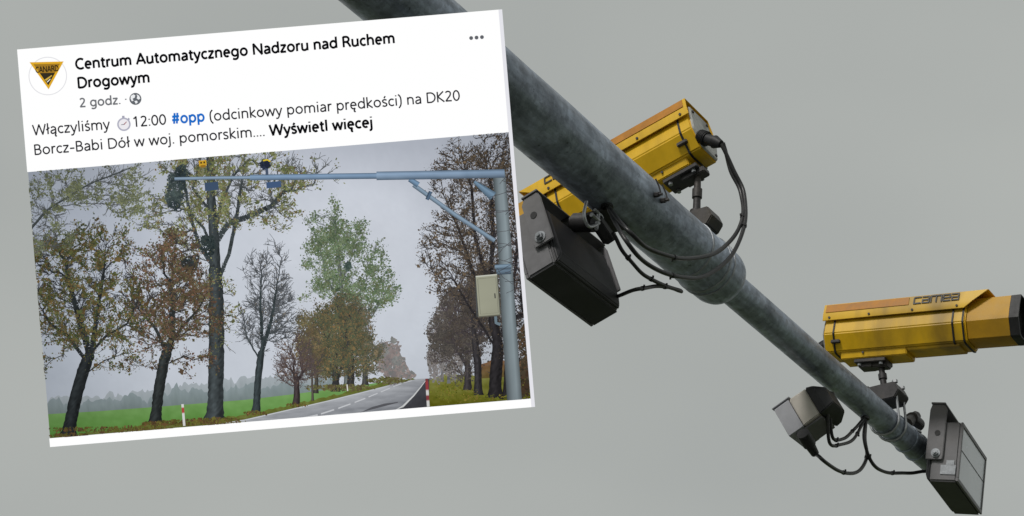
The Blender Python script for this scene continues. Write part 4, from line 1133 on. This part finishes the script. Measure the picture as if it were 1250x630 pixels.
# the big tree
tree('tallest tree with broad dark trunk reaching past the top of the picture', [(263, 512), (264, 470), (265, 420), (264, 350), (262, 290), (258, 240), (257, 180)], 19, [(262, 220, 60, 46), (330, 215, 48, 30), (300, 250, 50, 30), (215, 260, 40, 40), (370, 210, 36, 20), (235, 200, 50, 22), (345, 262, 30, 20, .5), (270, 380, 28, 60, .35), (240, 330, 30, 40, .4)], 896, (58, 64, 66), [(112, 118, 76), (98, 106, 66), (80, 88, 58), (130, 132, 92), (106, 90, 62)], 8200, 1.5, 0.45, 0.0,
     limbs=[((264, 350), (280, 310), (290, 260), (296, 220), (300, 190)), ((263, 330), (244, 300), (232, 262), (226, 225), (222, 190)), ((262, 300), (280, 272), (300, 266), (335, 250), (352, 242)), ((260, 290), (270, 250), (285, 215), (310, 190)), ((262, 310), (250, 280), (232, 258), (214, 252)), ((258, 262), (236, 230), (246, 190)), ((263, 380), (250, 350), (225, 335))], twigc=(84, 86, 84), thr=0.46, clump=13)
mass('dark mistletoe clump left of the big tree', [(217, 225, 12, 16), (213, 243, 12, 12), (223, 211, 9, 10), (215, 232, 16, 22, .35)], 2600, [(44, 54, 58), (54, 64, 66), (64, 74, 72)], 0.9, thr=0.12, name='mistletoe_ball', seed=3)
mass('dark mistletoe clump low on the left limb of the big tree', [(237, 320, 10, 8), (226, 322, 6, 5)], 500, [(36, 46, 48), (48, 56, 56)], 1.2, thr=0.05, name='mistletoe_ball', seed=5)
mass('dark mistletoe clump touching the trunk of the big tree', [(256, 299, 10, 10), (250, 292, 5, 5)], 600, [(36, 46, 48), (48, 56, 56)], 1.2, thr=0.05, name='mistletoe_ball', seed=6)
# two near trees on the left
tree('rust brown tree second from the left edge', [(190, 517), (194, 480), (201, 440), (210, 415)], 13, [(205, 345, 50, 52), (190, 390, 42, 40), (235, 375, 36, 48), (215, 310, 34, 24), (235, 440, 34, 18, .35), (170, 440, 20, 16, .4)], 736, (44, 48, 48), [(84, 64, 52), (94, 76, 58), (72, 70, 48), (88, 84, 56), (62, 54, 46), (104, 76, 60)], 8000, 1.5, 0.45, 0.0,
     limbs=[((205, 430), (190, 400), (172, 380), (160, 360)), ((208, 420), (226, 396), (244, 376), (256, 350)), ((209, 415), (212, 370), (206, 330))], twigc=(60, 54, 52), thr=0.40, clump=12)
tree('leaning dark tree nearest the left edge of the picture', [(84, 533), (92, 490), (103, 450), (112, 430)], 15, [(95, 350, 60, 62), (70, 380, 42, 50), (135, 370, 44, 56), (110, 300, 60, 30), (60, 320, 36, 40), (150, 420, 22, 20, .5), (140, 440, 40, 14, .35), (60, 445, 26, 14, .35)], 1024, (40, 44, 46), [(68, 76, 44), (90, 92, 52), (82, 66, 42), (56, 66, 42), (104, 86, 52)], 10500, 1.5, 0.45, 0.0,
     limbs=[((106, 442), (84, 410), (62, 395), (48, 370)), ((110, 434), (98, 390), (84, 340), (80, 310)), ((110, 434), (130, 410), (156, 395), (172, 362)), ((111, 430), (120, 380), (128, 330), (130, 300)), ((100, 458), (128, 440), (150, 432))], twigc=(56, 56, 56), thr=0.40, clump=12)
tree('leafy branches hanging in from the top left corner', [(20, 300), (60, 255), (110, 225), (160, 205)], 3, [(70, 230, 50, 26), (120, 235, 46, 22), (60, 280, 34, 34), (150, 215, 40, 16), (165, 250, 34, 22)], 480, (60, 66, 66), [(96, 104, 74), (112, 116, 82), (84, 90, 70)], 3600, 1.5, 0.42, 0.04, name='hanging_branches', twigc=(86, 88, 88), thr=0.44, clump=12)
# right hand row
mass('haze of fine twigs behind the near right tree', [(600, 300, 46, 130), (580, 260, 46, 70), (626, 300, 28, 150), (570, 340, 36, 50), (640, 230, 20, 80)], 9000, [(92, 88, 86), (78, 74, 72), (104, 99, 96)], 0.75, thr=0.30, name='twigs', seed=19)
tree('dark trees of the right row beyond the near one', [(571, 476), (571, 440), (568, 410)], 8, [(560, 420, 34, 36), (572, 380, 40, 44), (545, 405, 22, 36)], 736, (50, 46, 48), [(76, 70, 62), (58, 54, 50)], 7000, 1.4, 0.5, 0.08, limbs=[((571, 450), (560, 430), (548, 412))], twigc=(78, 70, 72), thr=0.35)
tree('dark trunk in the right row with brown twigs', [(584, 482), (583, 440), (578, 400)], 9, [(575, 390, 32, 44), (590, 360, 34, 50)], 480, (46, 44, 46), [(72, 64, 56), (58, 53, 48)], 4000, 1.3, 0.5, 0.05, twigc=(74, 66, 68))
tree('near tree on the right with dense dark twigs over the mast', [(604, 486), (606, 450), (608, 420), (600, 380), (596, 330)], 15, [(590, 250, 62, 74), (556, 300, 48, 66), (600, 340, 44, 60), (622, 220, 34, 60), (530, 300, 18, 40, .5), (566, 200, 40, 30, .7), (575, 210, 48, 30), (620, 400, 26, 50), (545, 330, 26, 40, .5), (615, 185, 34, 26)], 1250, (44, 42, 44), [(82, 72, 60), (72, 62, 52), (56, 52, 46), (96, 82, 64)], 8500, 1.25, 0.5, 0.0,
     limbs=[((607, 430), (590, 400), (570, 370), (548, 330)), ((600, 390), (580, 340), (560, 280), (540, 235)), ((598, 350), (602, 290), (600, 230), (590, 185)), ((608, 420), (624, 370), (632, 300), (636, 220)), ((598, 350), (580, 290), (576, 230), (560, 180))], twigc=(58, 54, 52), thr=0.36)
tree('dark trunk behind the mast at the right edge', [(618, 486), (620, 440), (628, 400)], 8, [(632, 400, 16, 60), (636, 300, 14, 60)], 160, (42, 40, 42), [(80, 66, 60)], 500, 1.3, 0.5)
mass('dark undergrowth at the right edge behind the mast', [(642, 465, 7, 24), (640, 420, 7, 30)], 500, [(84, 66, 50), (70, 62, 48)], 1.8, thr=0.1, name='undergrowth', seed=33)
# leaf litter; the ellipses at the trunk bases stand in for contact shadows
mass('fallen leaves along the verge, with contact shadow painted at the trunk bases', [(150, 524, 90, 3.4), (260, 513, 40, 4), (225, 516, 50, 4), (85, 531, 26, 3), (190, 517, 20, 3), (313, 504, 14, 3), (362, 494, 14, 2.5)], 1500, [(110, 84, 52), (96, 92, 44), (84, 66, 44)], 1.2, thr=0.2, name='leaves_and_shadow', seed=44)
mass('bright tufts on the right verge', [(560, 482, 34, 8), (545, 472, 18, 6), (600, 485, 40, 4)], 500, [(122, 124, 42), (108, 114, 40), (124, 112, 50), (90, 94, 30)], 0.9, thr=0.2, name='grass_tufts', seed=46)
# roadside posts
def post(pts, wd, bands, label):
    P = dens(pts, 16); n_ = len(P)
    cols = []
    for i in range(n_):
        t = i / (n_ - 1); c = (214, 214, 212)
        for a, b, cc_ in bands:
            if a <= t <= b: c = cc_
        cols.append(c)
    quadline('marker_post', P, wd, cols, label=label)
post([(223.6, 493), (225.8, 519.5)], 3.0, [(0.18, 0.42, (176, 70, 66))], 'white post with a red band on the left verge')
post([(424, 469), (424.8, 477)], 1.4, [], 'tiny white post in front of the dark row')
post([(521, 462), (523, 496)], 3.4, [(0.0, 0.1, (120, 60, 60)), (0.1, 0.42, (150, 62, 66)), (0.58, 0.8, (136, 62, 66))], 'red and white post beside the right shoulder')
# gantry in the picture
bl, bl2, bl3 = (112, 140, 170), (140, 163, 190), (92, 116, 142)
quadline('mast', dens([(609, 210), (616, 300), (620.5, 380), (628, 488)], 6), [15.5 + 0.15 * i for i in range(19)], (130, 142, 147), rows=3, noise=26)
quadline('mast_flange', [(604, 326), (624, 324.6)], [5.5, 5.5], (120, 142, 160), rows=3)
quadline('mast_flange', [(606, 332), (624, 331)], [7, 7], (98, 116, 132), rows=3)
quadline('mast_gusset', [(579, 222), (602, 240)], [4, 12], (112, 138, 160), rows=3)
quadline('diagonal_brace', dens([(505, 226), (555, 262), (604, 294)], 4), 5.4, (126, 146, 164), rows=3, noise=16)
quadline('brace_joint', [(526, 234), (521.5, 244)], [4.5, 4.5], (78, 98, 120), rows=3)
quadline('brace_foot', [(500, 219), (511, 226)], [6, 7], (110, 138, 165), rows=3)
quadline('gantry_arm', dens([(214, 218.6), (262, 217.5), (310, 217)], 4), 4.0, (128, 148, 168), rows=3, noise=20)
quadline('gantry_arm', dens([(306, 217), (360, 216.4), (410, 215.6), (462, 215)], 5), 7.2, (118, 142, 168), rows=3, noise=24)
quadline('gantry_arm', dens([(460, 215), (520, 214), (570, 213), (616, 212)], 5), 10.5, (128, 150, 174), rows=3, noise=24)
quadline('lamp_box', [(251, 228.5), (267.5, 227)], 10, (62, 80, 104))
quadline('lamp_box', [(326, 226.6), (344, 225)], 7.5, (66, 88, 122))
quadline('camera_box', [(243.8, 200), (253, 199)], 7, (206, 162, 50))
quadline('camera_box', [(246, 203.6), (252, 203)], 3, (150, 112, 40))
quadline('camera_lens', [(245.6, 199.2), (247.6, 199)], 2.2, (70, 50, 30)); quadline('camera_lens', [(249.4, 198.8), (251.4, 198.6)], 2.2, (70, 50, 30))
quadline('camera_stem', [(248.5, 205), (248.8, 215)], 2.2, (120, 120, 90))
mass('black round camera with a yellow rim above the arm', [(325, 201.5, 5.2, 4.6)], 160, [(34, 40, 56), (40, 48, 64)], 2.0, thr=0, name='camera_ball', seed=2)
quadline('camera_rim', [(322, 196.6), (327, 195.4), (331, 197.6)], 1.8, (214, 190, 50))
quadline('camera_stem', [(326.4, 206), (327, 214)], 3.4, (72, 84, 104))
# cabinet
bm_pts = [(580.6, 338), (606.6, 335.4), (610.6, 384), (584.6, 386.4)]
quadline('cabinet', [(582.6, 361.8 + 25), (579.4 + 1.6, 337)], [1.4, 1.4], (80, 84, 84))
quadline('cabinet', dens([(593.8, 336.4), (597.4, 385.4)], 5), 26, (158, 159, 140), rows=1, noise=10)
quadline('cabinet_edge', [(580.8, 337.6), (606.8, 335.2)], 1.6, (196, 198, 186))
quadline('cabinet_edge', [(607.0, 336), (610.8, 384)], 1.4, (96, 98, 90))
quadline('cabinet_edge', [(584, 386.6), (610.6, 384.4)], 1.4, (104, 104, 92))
quadline('cabinet_door_seam', [(583.2, 340.5), (605.2, 338.4), (608.4, 381.4), (586.6, 383.4), (583.2, 340.5)], 0.6, (122, 122, 108))
quadline('cabinet_lock', [(604, 358), (604.6, 364)], 1.6, (84, 84, 80))
quadline('cabinet_pipe', dens([(605, 386), (605.6, 394), (611, 396)], 3), 3.4, (112, 130, 140))
# twigs in front of the mast
S_ = Strokes()
for _ in range(22):
    p = np.array((636 + rng.random() * 6, 170 + rng.random() * 200)); d = np.array((-1.0, 0.35 - rng.random() * 0.5)); c = np.array((66, 62, 66)) * (0.8 + rng.random() * 0.5)
    for k in range(int(7 + rng.random() * 8)):
        q = p + d * 3.2; S_.seg(p, q, 0.55, 0.5, c); p = q; d = d + rng.normal(0, 0.14, 2); d /= np.hypot(*d)
build('front_twigs', np.array(S_.V), S_.F, np.array(S_.C), photo, label='dark twigs crossing in front of the pictured mast')['kind'] = 'stuff'
print('picture layers', layer[0], 'top z', 0.0004 + layer[0] * 0.00016)

# mounting arms behind the card
inv = panel.matrix_world.inverted()
for px in (555, 563):
    m = inv @ Matrix.Translation(axis(px)) @ gan.matrix_world.to_3x3().to_4x4()
    bm = bmesh.new(); ubolt(bm, 0, Rk, Rk + 0.02, 0.006, -1); bm.transform(m); obj('clamp_bolt', bm, M['zinc_bright'], panel, smooth=0.8)
    c = inv @ axis(px)
    bm = bmesh.new(); x_ = max(-0.5, min(0.48, c.x)); y_ = min(0.28, c.y)
    rod(bm, c, (x_, y_, -0.02), 0.016, 12); obj('mounting_arm', bm, M['zinc'], panel, smooth=0.6)
